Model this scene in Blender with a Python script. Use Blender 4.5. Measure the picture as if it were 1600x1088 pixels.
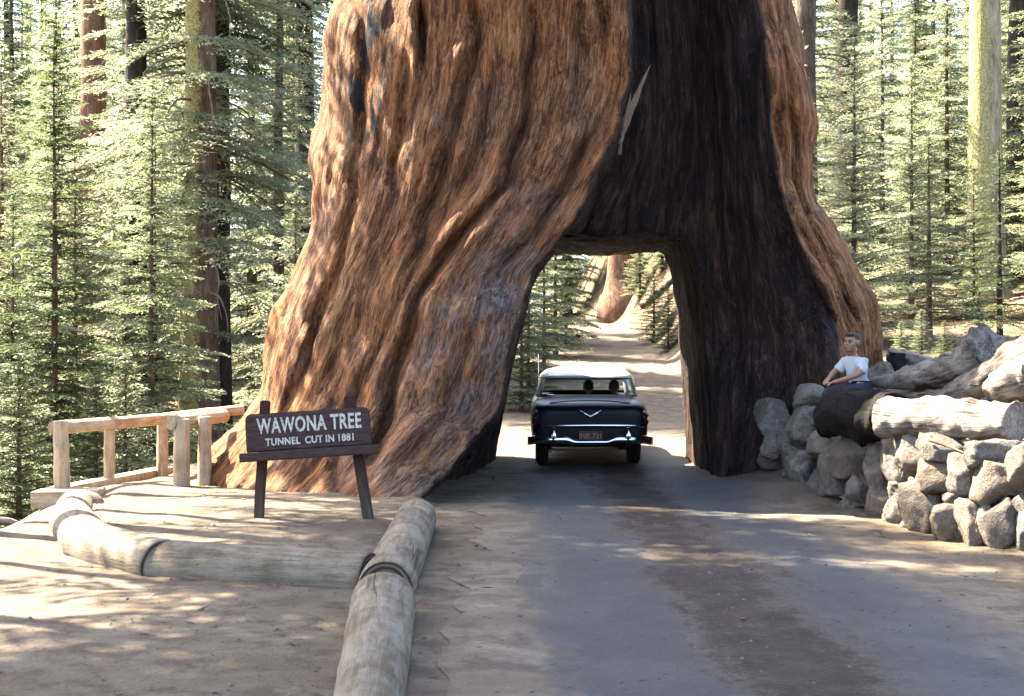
import bpy, bmesh, math, random
import numpy as np
from mathutils import Vector, Matrix, Euler

for _o in list(bpy.data.objects):
    bpy.data.objects.remove(_o, do_unlink=True)
SC = bpy.context.scene
COL = SC.collection
R = math.radians

# ---------------------------------------------------------------- camera
CAM_Z = 1.6
cam_d = bpy.data.cameras.new('camera')
cam_d.sensor_width = 36.0
cam_d.lens = 50.0
cam_d.clip_start = 0.1
cam_d.clip_end = 1000.0
cam = bpy.data.objects.new('camera', cam_d)
cam.location = (0, 0, CAM_Z)
cam.rotation_euler = (R(90.28), 0, 0)
COL.objects.link(cam)
SC.camera = cam

# ---------------------------------------------------------------- sky + sun
SUN_AZ = 32.0          # degrees ahead of due left
SUN_EL = 52.0
TO_SUN = Vector((-math.cos(R(SUN_AZ)) * math.cos(R(SUN_EL)),
                 math.sin(R(SUN_AZ)) * math.cos(R(SUN_EL)),
                 math.sin(R(SUN_EL))))
world = bpy.data.worlds.new('World')
SC.world = world
world.use_nodes = True
wn = world.node_tree.nodes
wl = world.node_tree.links
sky = wn.new('ShaderNodeTexSky')
sky.sky_type = 'NISHITA'
sky.sun_disc = False
sky.sun_elevation = R(SUN_EL)
sky.sun_rotation = math.atan2(TO_SUN.x, TO_SUN.y)
sky.dust_density = 3.0
bg = wn['Background']
bg.inputs['Strength'].default_value = 0.085
wl.new(sky.outputs['Color'], bg.inputs['Color'])

sun_d = bpy.data.lights.new('sun', 'SUN')
sun_d.energy = 5.0
sun_d.angle = R(0.55)
sun_d.color = (1.0, 0.89, 0.68)
sun = bpy.data.objects.new('sun', sun_d)
sun.rotation_euler = (-TO_SUN).to_track_quat('-Z', 'Y').to_euler()
sun.location = (-20, 10, 40)
COL.objects.link(sun)

SC.view_settings.view_transform = 'Standard'
SC.view_settings.look = 'None'
SC.view_settings.gamma = 1.0
SC.view_settings.use_curve_mapping = False
SC.view_settings.exposure = 3.6
SC.render.engine = 'CYCLES'
SC.cycles.use_denoising = True
SC.cycles.max_bounces = 6
SC.cycles.diffuse_bounces = 4
SC.cycles.transparent_max_bounces = 8

# ---------------------------------------------------------------- small helpers
def P(px, py, d):
    """world point at distance d along the view of photo pixel px, py"""
    return Vector(((px - 800) / 2222.0 * d, d, CAM_Z - (py - 555) / 2222.0 * d))

_rng = np.random.RandomState(7)
_perm = np.concatenate([_rng.permutation(256)] * 3)
_g3 = _rng.normal(size=(256, 3)); _g3 /= np.linalg.norm(_g3, axis=1)[:, None]

def noise3(x, y, z, seed=0):
    x, y, z = np.broadcast_arrays(np.asarray(x, float), np.asarray(y, float), np.asarray(z, float))
    xi = np.floor(x).astype(int); yi = np.floor(y).astype(int); zi = np.floor(z).astype(int)
    xf, yf, zf = x - xi, y - yi, z - zi
    f = lambda t: t * t * t * (t * (t * 6 - 15) + 10)
    u, v, w = f(xf), f(yf), f(zf)
    out = 0
    for dx in (0, 1):
        for dy in (0, 1):
            for dz in (0, 1):
                h = _perm[_perm[_perm[(xi + dx + seed * 17) & 255] + ((yi + dy) & 255)] + ((zi + dz) & 255)]
                g = _g3[h]
                d = g[..., 0] * (xf - dx) + g[..., 1] * (yf - dy) + g[..., 2] * (zf - dz)
                wt = (u if dx else 1 - u) * (v if dy else 1 - v) * (w if dz else 1 - w)
                out = out + d * wt
    return out * 1.6

def noise2(x, y, seed=0):
    return noise3(x, y, 0.37 + seed * 1.7, seed)

def fbm3(x, y, z, seed=0, oct=3):
    s, a, f = 0, 1.0, 1.0
    for i in range(oct):
        s = s + a * noise3(x * f, y * f, z * f, seed + i)
        a *= .5; f *= 2.03
    return s

def sstep(a, b, x):
    t = np.clip((np.asarray(x, float) - a) / (b - a), 0, 1)
    return t * t * (3 - 2 * t)

def mesh_np(name, V, F, smooth=True):
    V = np.asarray(V, dtype=np.float32); F = np.asarray(F, dtype=np.int32)
    me = bpy.data.meshes.new(name)
    n, k = F.shape
    me.vertices.add(len(V)); me.vertices.foreach_set('co', V.ravel())
    me.loops.add(n * k); me.loops.foreach_set('vertex_index', F.ravel())
    me.polygons.add(n)
    me.polygons.foreach_set('loop_start', np.arange(0, n * k, k, dtype=np.int32))
    me.polygons.foreach_set('loop_total', np.full(n, k, dtype=np.int32))
    if smooth:
        me.polygons.foreach_set('use_smooth', np.ones(n, dtype=bool))
    me.update(calc_edges=True)
    return me

def link(name, me, mat=None, parent=None, loc=None, kind=None):
    o = bpy.data.objects.new(name, me)
    COL.objects.link(o)
    if mat is not None:
        me.materials.append(mat)
    if parent is not None:
        o.parent = parent
    if loc is not None:
        o.location = loc
    if kind:
        o['kind'] = kind
    return o

def tag(o, label, cat, group=None):
    o['label'] = label; o['category'] = cat
    if group: o['group'] = group
    return o

def thing(name, label, cat, loc=(0, 0, 0), rotz=0.0, group=None):
    o = bpy.data.objects.new(name, None)
    COL.objects.link(o)
    o.empty_display_size = .2
    o.location = loc; o.rotation_euler = (0, 0, rotz)
    return tag(o, label, cat, group)

def copy_thing(src, loc, rotz=0.0, scale=1.0):
    r = src.copy(); COL.objects.link(r)
    r.location = loc; r.rotation_euler = (0, 0, rotz); r.scale = (scale,) * 3
    for ch in src.children:
        c = ch.copy(); COL.objects.link(c); c.parent = r
        for g in ch.children:
            d = g.copy(); COL.objects.link(d); d.parent = c
    return r

class Buf:
    """collects quads (triangles repeat the last corner as a degenerate-free separate list)"""
    def __init__(s):
        s.v = []; s.q = []; s.n = 0
    def add(s, V, Q):
        V = np.asarray(V, float); Q = np.asarray(Q, int)
        s.v.append(V); s.q.append(Q + s.n); s.n += len(V)
    def mesh(s, name, smooth=True):
        return mesh_np(name, np.concatenate(s.v), np.concatenate(s.q), smooth)

def tube(pts, rad, sides=8, cap=True, jit=0.0, seed=0, flat=1.0):
    """tube along a polyline -> V, Q"""
    pts = np.asarray([tuple(p) for p in pts], float)
    n = len(pts)
    rad = np.broadcast_to(np.asarray(rad, float), (n,))
    tan = np.gradient(pts, axis=0)
    tan /= np.linalg.norm(tan, axis=1)[:, None] + 1e-9
    ref = np.array([0, 0, 1.0]) if abs(tan[0][2]) < .9 else np.array([0, 1.0, 0])
    a = np.cross(tan, ref); a /= np.linalg.norm(a, axis=1)[:, None] + 1e-9
    b = np.cross(a, tan)
    th = np.linspace(0, 2 * np.pi, sides, endpoint=False)
    rr = rad[:, None] * np.ones(sides)
    if jit:
        rr = rr * (1 + jit * noise3(np.cos(th)[None] * 1.3 + seed, np.sin(th)[None] * 1.3, np.arange(n)[:, None] * .35 + seed))
    V = pts[:, None] + a[:, None] * (np.cos(th)[None] * rr)[..., None] + b[:, None] * (np.sin(th)[None] * rr * flat)[..., None]
    V = V.reshape(-1, 3)
    i = np.arange(n - 1)[:, None] * sides; j = np.arange(sides)[None]
    Q = np.stack([i + j, i + (j + 1) % sides, i + sides + (j + 1) % sides, i + sides + j], -1).reshape(-1, 4)
    if cap:
        c0 = len(V)
        V = np.concatenate([V, pts[:1], pts[-1:]])
        jj = np.arange(0, sides, 2)
        Qa = np.stack([np.full(len(jj), c0), (jj + 2) % sides, (jj + 1) % sides, jj], -1)
        o = (n - 1) * sides
        Qb = np.stack([np.full(len(jj), c0 + 1), o + jj, o + (jj + 1) % sides, o + (jj + 2) % sides], -1)
        Q = np.concatenate([Q, Qa, Qb])
    return V, Q

def box_bm(bm, c, s, rot=None):
    m = Matrix.Translation(Vector(c))
    if rot is not None:
        m = m @ rot.to_4x4()
    m = m @ Matrix.Diagonal((s[0], s[1], s[2], 1))
    bmesh.ops.create_cube(bm, size=1.0, matrix=m)

def bm_obj(name, bm, mat, parent=None, bevel=0.0, smooth=False, loc=None):
    if bevel:
        bmesh.ops.bevel(bm, geom=list(bm.edges), offset=bevel, segments=2, affect='EDGES', profile=.6)
    me = bpy.data.meshes.new(name)
    bm.to_mesh(me); bm.free()
    if smooth:
        for p in me.polygons: p.use_smooth = True
    return link(name, me, mat, parent, loc)

# ---------------------------------------------------------------- material helpers
class NT:
    def __init__(s, name):
        s.m = bpy.data.materials.new(name); s.m.use_nodes = True
        s.t = s.m.node_tree; s.t.nodes.clear()
        s.out = s.t.nodes.new('ShaderNodeOutputMaterial')
    def n(s, typ, props=None, **inp):
        nd = s.t.nodes.new('ShaderNode' + typ)
        for k, v in (props or {}).items(): setattr(nd, k, v)
        for k, v in inp.items():
            key = int(k[1:]) if k[0] == '_' and k[1:].isdigit() else k.replace('_', ' ')
            s.set(nd, key, v)
        return nd
    def set(s, nd, key, v):
        sock = nd.inputs[key]
        if isinstance(v, bpy.types.NodeSocket): s.t.links.new(v, sock)
        elif isinstance(v, bpy.types.Node): s.t.links.new(v.outputs[0], sock)
        else:
            if sock.type == 'RGBA' and len(v) == 3: v = (*v, 1)
            sock.default_value = v
    def pos(s):
        return s.n('NewGeometry').outputs['Position']
    def obj(s):
        return s.n('TexCoord').outputs['Object']
    def attr(s, name):
        return s.n('Attribute', {'attribute_name': name})
    def scale(s, vec, sc):
        return s.n('VectorMath', {'operation': 'MULTIPLY'}, _0=vec, _1=sc).outputs[0]
    def noise(s, vec, scale, detail=4, rough=.55, dist=0.0, color=False):
        nd = s.n('TexNoise', Vector=vec, Scale=scale, Detail=detail, Roughness=rough, Distortion=dist)
        return nd.outputs['Color' if color else 'Fac']
    def ramp(s, fac, stops, interp='LINEAR'):
        nd = s.n('ValToRGB', _0=fac); cr = nd.color_ramp; cr.interpolation = interp
        while len(cr.elements) < len(stops): cr.elements.new(.5)
        for e, (p, c) in zip(cr.elements, stops):
            e.position = p; e.color = (*c, 1) if len(c) == 3 else c
        return nd.outputs[0]
    def mapr(s, v, a, b, c=0.0, d=1.0):
        return s.n('MapRange', {'clamp': True}, _0=v, _1=a, _2=b, _3=c, _4=d).outputs[0]
    def math(s, op, a, b=0.0, clamp=False):
        return s.n('Math', {'operation': op, 'use_clamp': clamp}, _0=a, _1=b).outputs[0]
    def mix(s, fac, a, b, mode='MIX'):
        nd = s.n('Mix', {'data_type': 'RGBA', 'blend_type': mode})
        s.set(nd, 0, fac); s.set(nd, 6, a); s.set(nd, 7, b)
        return nd.outputs[2]
    def bump(s, h, strength=.5, dist=.02, normal=None):
        nd = s.n('Bump', Strength=strength, Distance=dist, Height=h)
        if normal is not None: s.set(nd, 'Normal', normal)
        return nd.outputs[0]
    def bsdf(s, color, rough=.9, normal=None, **kw):
        nd = s.n('BsdfPrincipled', Base_Color=color, Roughness=rough)
        if 'spec' in kw: s.set(nd, 'Specular IOR Level', kw.pop('spec'))
        for k, v in kw.items(): s.set(nd, k.replace('_', ' '), v)
        if normal is not None: s.set(nd, 'Normal', normal)
        s.t.links.new(nd.outputs[0], s.out.inputs[0])
        return nd
    def sep(s, vec):
        return s.n('SeparateXYZ', _0=vec).outputs

def simple(name, col, rough=.6, **kw):
    t = NT(name); t.bsdf(col, rough, **kw); return t.m
# ---------------------------------------------------------------- materials of the setting
def dirt_color(t):
    """pale dusty ground with brown conifer litter; returns colour, bump height, litter mask"""
    p = t.pos()
    big = t.noise(p, .55, 4, .6)
    mid = t.noise(p, 3.2, 5, .65)
    fine = t.noise(p, 30, 4, .7)
    speck = t.noise(p, 95, 2, .6)
    base = t.ramp(mid, [(.40, (0.07184, 0.05331, 0.03778)), (.50, (0.1042, 0.08163, 0.05896)), (.61, (0.1294, 0.1033, 0.07407))])
    lit = t.mapr(t.math('ADD', big, t.math('MULTIPLY', t.math('SUBTRACT', mid, .5), .5)), .52, .66)
    c = t.mix(t.math('MULTIPLY', lit, .55), base, (0.05388, 0.03165, 0.01814))
    c = t.mix(t.mapr(fine, .52, .72), c, t.mix(.5, c, (0.03593, 0.02333, 0.01511)))
    c = t.mix(t.mapr(speck, .64, .70, 0, .8), c, (0.1651, 0.1399, 0.1089))
    c = t.mix(t.mapr(speck, .36, .30, 0, .7), c, (0.02155, 0.01399, 0.00907))
    h = t.math('ADD', t.math('MULTIPLY', mid, .6), t.math('ADD', t.math('MULTIPLY', fine, .35), t.math('MULTIPLY', speck, .15)))
    return c, h, mid, fine, speck

def mat_ground():
    t = NT('ground_dirt')
    c, h, mid, fine, speck = dirt_color(t)
    # forest duff away from the worn pad
    duff = t.attr('duff').outputs['Fac']
    p = t.pos()
    dn = t.noise(p, 1.3, 5, .65)
    dc = t.ramp(t.math('ADD', t.math('MULTIPLY', fine, .5), t.math('MULTIPLY', dn, .5)),
                [(.42, (0.04176, 0.02589, 0.01503)), (.50, (0.09187, 0.06264, 0.03758)), (.60, (0.1503, 0.1211, 0.07934))])
    c = t.mix(t.math('MULTIPLY', duff, .85), c, dc)
    t.bsdf(c, .95, t.bump(h, .9, .03), spec=.15)
    return t.m

def mat_road():
    t = NT('road_worn_asphalt')
    c, h, mid, fine, speck = dirt_color(t)
    lat = t.attr('lat').outputs['Fac']
    p = t.pos()
    st = t.scale(p, (1.0, .28, 1.0))
    wob = t.noise(st, 1.1, 4, .6)
    wob2 = t.noise(st, 5.0, 4, .6)
    l = t.math('ADD', lat, t.math('ADD', t.math('MULTIPLY', t.math('SUBTRACT', wob, .5), 1.0), t.math('MULTIPLY', t.math('SUBTRACT', wob2, .5), .7)))
    l = t.math('ADD', l, t.math('ADD', t.math('MULTIPLY', t.math('SUBTRACT', t.noise(p, 13, 5, .75), .5), .55), t.math('MULTIPLY', t.math('SUBTRACT', speck, .5), .5)))
    asp = t.ramp(t.math('ADD', t.math('MULTIPLY', fine, .5), t.math('MULTIPLY', t.noise(p, 1.6, 4, .6), .5)),
                 [(.40, (0.02862, 0.02802, 0.02946)), (.50, (0.03774, 0.03695, 0.0385)), (.60, (0.04771, 0.04566, 0.04518))])
    asp = t.mix(t.mapr(speck, .60, .68, 0, .55), asp, (0.0721, 0.06642, 0.05696))
    asp = t.mix(t.mapr(t.noise(st, 2.2, 5, .7), .55, .75, 0, .6), asp, (0.04877, 0.04152, 0.03241))
    # wheel tracks are swept clean, a band of needles lies on the crown between them
    t1 = t.math('MULTIPLY', t.mapr(l, .02, .26), t.mapr(l, 1.22, .92))
    t2 = t.math('MULTIPLY', t.mapr(l, 1.66, 1.96), t.mapr(l, 2.95, 2.45))
    crown = t.math('MULTIPLY', t.mapr(l, .90, 1.22), t.mapr(l, 2.0, 1.66))
    crown = t.math('MULTIPLY', crown, t.mapr(t.noise(p, 9, 4, .65), .34, .48, .85, 1.0))
    litter = t.ramp(t.math('ADD', t.math('MULTIPLY', fine, .6), t.math('MULTIPLY', mid, .4)),
                    [(.42, (0.008035, 0.004428, 0.003482)), (.50, (0.01478, 0.008302, 0.006294)), (.61, (0.03054, 0.01868, 0.01339))])
    track = t.math('ADD', t1, t2, True)
    far = t.attr('lit_road').outputs['Fac']
    track = t.math('MULTIPLY', track, t.math('SUBTRACT', 1.0, far))
    crown = t.math('MULTIPLY', crown, t.math('SUBTRACT', 1.0, far))
    c = t.mix(track, c, asp)
    c = t.mix(t.math('MULTIPLY', crown, .92), c, litter)
    t.bsdf(c, t.mapr(track, 0, 1, .95, .72), t.bump(h, .7, .025), spec=.3)
    return t.m

# ---------------------------------------------------------------- terrain
_eR = ([-40, 9, 11.5, 13, 15, 17.5, 19, 23, 30, 45, 55, 64, 75, 90, 200], [5.5, 4.95, 4.45, 4.15, 3.98, 3.72, 3.6, 3.9, 4.5, 4.9, 4.9, 4.3, 3, 3, 3])
_bH = ([-40, 8, 11, 17, 20, 30, 45, 60, 90], [.0, .1, .75, .75, .7, 1.3, 2.6, 3.4, 4])
_eL = ([-40, 6, 9, 11, 13, 14.5, 17, 20, 22, 25, 30, 40, 60, 90, 200], [-9, -7.5, -6.0, -5.0, -4.75, -4.8, -5.15, -5.1, -4.6, -2.6, -1.3, -.4, 1.8, 3, 3])

def road_c(y):
    """centre line x of the road"""
    return np.interp(y, [-40, 20, 24, 30, 40, 52, 60, 70, 85, 100], [1.55, 1.45, 1.5, 1.95, 2.65, 2.9, 2.3, -.5, -6, -14])

def pad_mask(x, y):
    """raised earth pad enclosed by the log kerb"""
    yl = 9.95 + (-.9 - x) * .40
    xl = np.interp(y, [10.6, 11.5, 13, 14.5, 16.2, 18], [-2.70, -3.35, -3.98, -4.36, -4.65, -5.0])
    m = sstep(0.0, .12, y - yl) * sstep(0.0, .12, x - xl) * sstep(-.86, -1.02, x)
    return m * sstep(18.5, 13.0, y)

def terrain(x, y):
    x = np.asarray(x, float); y = np.asarray(y, float)
    sp = np.where(y < 60, 1.6 * np.log1p(np.exp(np.clip((y - 26) / 1.6, -30, 30))), y - 26)
    h = .083 * np.minimum(sp, 45)
    e = np.interp(y, *_eR); bh = np.interp(y, *_bH)
    b = bh * sstep(-.25, .12 + np.clip((y - 18) * .12, 0, 2.6), x - e)
    b = b + (np.clip(x - e - .25, 0, 40) * .075 + np.clip(x - e - .2, 0, 1.5) * .26) * sstep(7, 12, y)
    el = np.interp(y, *_eL)
    d = np.clip(el - x, 0, 60)
    drop = -1.7 * sstep(-.3, 3.2, d) * sstep(8, 13, y) - .05 * np.clip(d - 2, 0, 30) - .03 * np.clip(-2.5 - x, 0, 5) * sstep(13, 8, y)
    h = h + b + drop
    h = h + .16 * pad_mask(x, y)
    # mound at the right foot of the tunnel
    h = h + .32 * np.exp(-(((x - 3.6) / .75) ** 2 + ((y - 17.2) / 1.6) ** 2))
    away = np.clip(np.maximum(np.abs(x - 1.5) - 3.5, y * 0), 0, 12) / 12
    h = h + .35 * away * fbm3(x * .25, y * .25, 0.3, 5, 3)
    h = h + .30 * sstep(26, 36, y) * sstep(.3, 1.8, x - e) * fbm3(x * .8, y * .5, 2.2, 7, 4)
    h = h + .022 * fbm3(x * .9, y * .9, 1.3, 9, 3) + .006 * noise2(x * 5, y * 5, 3)
    return h

def ground_z(x, y):
    return float(terrain(np.array([x]), np.array([y]))[0])

def axis(segs):
    out = []
    for a, b, s in segs:
        out.append(np.arange(a, b, s))
    out.append([segs[-1][1]])
    return np.concatenate(out)

gx = axis([(-160, -40, 8), (-40, -12, 1.4), (-12, -5.5, .3), (-5.5, 5.5, .085), (5.5, 12, .3), (12, 40, 1.4), (40, 160, 8)])
gy = axis([(-40, 0, 4), (0, 5, .5), (5, 18, .10), (18, 26, .25), (26, 60, .6), (60, 100, 2), (100, 300, 10)])
GX, GY = np.meshgrid(gx, gy)
GZ = terrain(GX, GY)
nx, ny = len(gx), len(gy)
i = np.arange(ny - 1)[:, None] * nx; j = np.arange(nx - 1)[None]
Q = np.stack([i + j, i + j + 1, i + nx + j + 1, i + nx + j], -1).reshape(-1, 4)
me = mesh_np('ground', np.stack([GX, GY, GZ], -1).reshape(-1, 3), Q)
duff = np.clip(sstep(.2 - .8 * (GY > 23), 1.5 - .9 * (GY > 23), GX - np.interp(GY, *_eR)) + sstep(.6, 3.0, np.interp(GY, *_eL) - GX), 0, 1) * sstep(9, 13, GY)
a_ = me.attributes.new('duff', 'FLOAT', 'POINT'); a_.data.foreach_set('value', duff.ravel().astype(np.float32))
link('ground', me, mat_ground(), kind='structure')

# road sheet, 6 mm above the ground along its own centre line
ry = axis([(-12, 5, .5), (5, 24, .12), (24, 100, .5)])
rl = axis([(-.35, 3.45, .1)])
RY, RL = np.meshgrid(ry, rl, indexing='ij')
wid = 1 + sstep(22, 34, RY) * .25
edge = np.where((RL < -.3) | (RL > 3.4), noise2(RL * 3, RY * 1.3, 4) * .22, 0)
RX = road_c(RY) + (RL - 1.45) * wid + edge
RZ = terrain(RX, RY) + .006
n_, k_ = RX.shape
i = np.arange(n_ - 1)[:, None] * k_; j = np.arange(k_ - 1)[None]
Q = np.stack([i + j, i + j + 1, i + k_ + j + 1, i + k_ + j], -1).reshape(-1, 4)
me = mesh_np('road', np.stack([RX, RY, RZ], -1).reshape(-1, 3), Q)
a_ = me.attributes.new('lat', 'FLOAT', 'POINT'); a_.data.foreach_set('value', RL.ravel().astype(np.float32))
a_ = me.attributes.new('lit_road', 'FLOAT', 'POINT'); a_.data.foreach_set('value', (sstep(21, 25, RY) * 1.0).ravel().astype(np.float32))  # past the tunnel, sunlight is painted in as paler dirt over the asphalt
link('road', me, mat_road(), kind='structure')

# ---------------------------------------------------------------- the tunnelled sequoia
YC = 19.3
_Lz = [0, .36, .7, 1.04, 1.56, 2.07, 2.75, 3.35, 4.04, 4.64, 5.5, 6.35, 10]
_Lx = [-4.2, -4.0, -3.76, -3.52, -3.36, -3.2, -2.98, -2.78, -2.70, -2.63, -2.52, -2.38, -2.05]
_Rz = [0, .8, 1.56, 1.9, 2.33, 2.67, 3.1, 3.78, 4.64, 5.5, 6.35, 10]
_Rx = [5.2, 5.08, 4.96, 4.92, 4.76, 4.58, 4.32, 4.10, 4.02, 3.86, 3.72, 3.35]
_Ez = [-.5, 0, .23, .6, .97, 1.41, 2.0, 2.53, 2.75, 3.12, 3.57, 4.09, 4.76, 5.7, 7.5, 10]
_Ex = [-1.15, -1.0, -.74, -.45, -.15, -.04, .11, .27, .45, .70, .96, 1.22, 1.37, 1.39, 1.33, 1.25]
_Cz = [0, 1.2, 1.9, 2.6, 3.4, 4.47, 6.1, 10]
_Cx = [4.5, 4.32, 4.02, 3.60, 3.32, 3.18, 3.04, 2.9]
_TLz = [-.5, 0, .75, 1.55, 2.3, 2.9, 3.08, 3.3]
_TLx = [-.32, -.3, -.15, 0, .15, .29, .36, .42]
_TRz = [0, .4, 1.0, 1.6, 2.1, 2.7, 3.0, 3.12, 3.3]
_TRx = [2.72, 2.70, 2.66, 2.6, 2.56, 2.47, 2.38, 2.33, 2.25]
# big creases seen on the face: x(z) polylines (z from high to low), depth, half width
CREASES = [
    ([(-.42, 5.9), (-.50, 4.9), (-.80, 3.8), (-1.05, 3.2), (-1.18, 2.6)], .15, .085),
    ([(.25, 5.6), (.18, 4.7), (-.08, 3.6), (-.72, 2.85), (-1.1, 2.2), (-1.4, 1.3), (-1.55, .4)], .19, .075),
    ([(1.02, 4.3), (.62, 3.55), (.22, 3.0), (-.2, 2.55)], .15, .07),
    ([(-1.08, 5.85), (-1.09, 5.05)], .36, .045),
    ([(.85, 6.2), (.80, 5.5), (.72, 4.7)], .09, .05),
    ([(-1.80, 5.9), (-1.86, 4.6), (-1.98, 3.4), (-2.2, 2.4), (-2.55, 1.5), (-2.8, .8)], .08, .07),
    ([(-1.25, 5.2), (-1.34, 4.4), (-1.45, 3.4)], .08, .07),
    ([(-.85, 3.2), (-1.25, 2.3), (-1.75, 1.4), (-1.98, .7), (-2.05, -.2)], .09, .08),
    ([(-.35, 2.2), (-.62, 1.5), (-.75, .9), (-1.25, .35)], .07, .08),
    ([(.45, 2.35), (.1, 2.15), (-.25, 1.95)], .08, .09),
    ([(.95, 6.1), (1.05, 5.6), (1.0, 5.2)], .14, .06),
    ([(-.2, 4.9), (-.35, 4.1), (-.62, 3.5)], .07, .07),
    ([(3.40, 6.0), (3.50, 4.5), (3.62, 3.4), (3.95, 2.7), (4.4, 1.9)], .08, .05),
    ([(3.22, 6.0), (3.36, 4.5), (3.5, 3.4), (3.8, 2.7), (4.2, 1.9)], .06, .045),
]

def fold_u(x, z):
    L = np.interp(z, _Lz, _Lx); E = np.interp(z, _Ez, _Ex); C = np.interp(z, _Cz, _Cx); Rr = np.interp(z, _Rz, _Rx)
    u = np.where(x < E, (x - L) / (E - L) * 4.1,
        np.where(x < C, 4.1 + (x - E) / (C - E) * 2.2, 6.3 + (x - C) / np.maximum(Rr - C, .2) * .8))
    return u

def bark_disp(x, z, crease=None):
    u = fold_u(x, z)
    w = .35 * noise2(u * .6 + 3, z * .45, 2)
    d = .13 * (np.sqrt(noise2(u * .85 + w + 7, z * .26, 11) ** 2 + .010) - .25)
    d = d + .034 * (np.abs(noise2(u * 2.4 + 2 * w, z * .8 + 3, 12)) - .2)
    d = d + .020 * (np.abs(noise2(u * 6.2 + 2 * w, z * 1.3 + 9, 13)) - .2)
    d = d + .12 * noise2(x * 1.0 + 5, z * .8, 14) + .055 * noise2(x * 2.3, z * 1.8, 15)
    for pts, dep, wd in CREASES:
        zz = np.array([p[1] for p in pts])[::-1]; xx = np.array([p[0] for p in pts])[::-1]
        xc = np.interp(z, zz, xx) + .10 * noise2(z * 1.6, dep * 40, 21)
        fade = sstep(zz[0] - .25, zz[0] + .35, z) * sstep(zz[-1] + .3, zz[-1] - .35, z)
        k = (x - xc) / wd
        if crease is not None: crease += fade * np.exp(-(k * 1.25) ** 2) * min(1.0, dep / .17)
        dep = dep * 1.05
        d = d - dep * fade * np.exp(-k * k) + .45 * dep * fade * np.exp(-((k + 2.4) / 2.0) ** 2) + .25 * dep * fade * np.exp(-((k - 2.6) / 1.6) ** 2)
    return d

def sdf_parts(x, y, z, d2=None):
    """solid trunk, burnt hollow, tunnel as implicit values (negative inside)"""
    L = np.interp(z, _Lz, _Lx); Rr = np.interp(z, _Rz, _Rx)
    cx = (L + Rr) / 2; rx = (Rr - L) / 2
    ry = 2.95 - .04 * z + .55 * np.exp(-np.clip(z, 0, 20) / 1.3)
    # rounded root lobe at the left lip of the tunnel
    xl = np.interp(z, [0, 1.0, 2.5, 4], [-1.35, -.95, -.45, .1])
    lob = .62 * np.exp(-np.clip(z, -.2, 20) / .9) * np.exp(-((x - xl) / .62) ** 2) + .22 * np.exp(-((z - 1.9) / 1.2) ** 2) * np.exp(-((x - xl) / .8) ** 2)
    lob2 = .30 * np.exp(-np.clip(z, -.2, 20) / .7) * np.exp(-((x + 2.6) / .5) ** 2)
    q = np.sqrt(((x - cx) / rx) ** 2 + ((y - YC) / (ry + lob + lob2)) ** 2 + 1e-6)
    if d2 is None: d2 = bark_disp(x, z)
    side = .10 * (np.abs(noise2(y * 1.4 + 31, z * .3, 16)) - .25) + .04 * noise2(y * 4.0, z * .5, 17)
    ft = (q - 1) * 3.1 - d2 - side
    E = np.interp(z, _Ez, _Ex) + .05 * noise2(z * 2.3, 1.0, 18) + .03 * noise2(z * 7, 4.0, 19)
    C = np.interp(z, _Cz, _Cx) + .06 * noise2(z * 1.7, 2.0, 20)
    t = np.clip((x - E) / np.maximum(C - E, .1), 0, 1)
    yb = 18.75 - .9 * sstep(.62, 1.0, t) - 1.0 * sstep(3.2, -.2, z) * sstep(2.3, 3.3, x)
    yb = yb - .30 * np.abs(noise2((x + .06 * z) * 1.9, z * .18, 22)) - .16 * np.abs(noise2((x + .05 * z) * 5.0, z * .35, 23)) + .25 * sstep(.35, .6, t) * sstep(.9, .7, t)
    cav = np.maximum(np.maximum(E - x + .05 * np.clip(y - 16.5, 0, 3), x - C), y - yb)
    f = np.clip((y - 16.4) / 5.3, 0, 1)
    rough = .05 * noise2(y * 1.7, z * 1.5, 24)
    tl = np.interp(z, _Ez, _Ex) * (1 - f) + np.interp(z, _TLz, _TLx) * f + rough
    tr = np.interp(z, _TRz, _TRx) + rough
    tun = np.maximum(np.maximum(tl - x, x - tr), z - 3.17 - .05 * noise2(x * 2, y * 1.5, 25))
    return ft, cav, tun

def smax(a, b, k):
    h = np.clip(.5 + .5 * (a - b) / k, 0, 1)
    return b + (a - b) * h + k * h * (1 - h)

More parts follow.
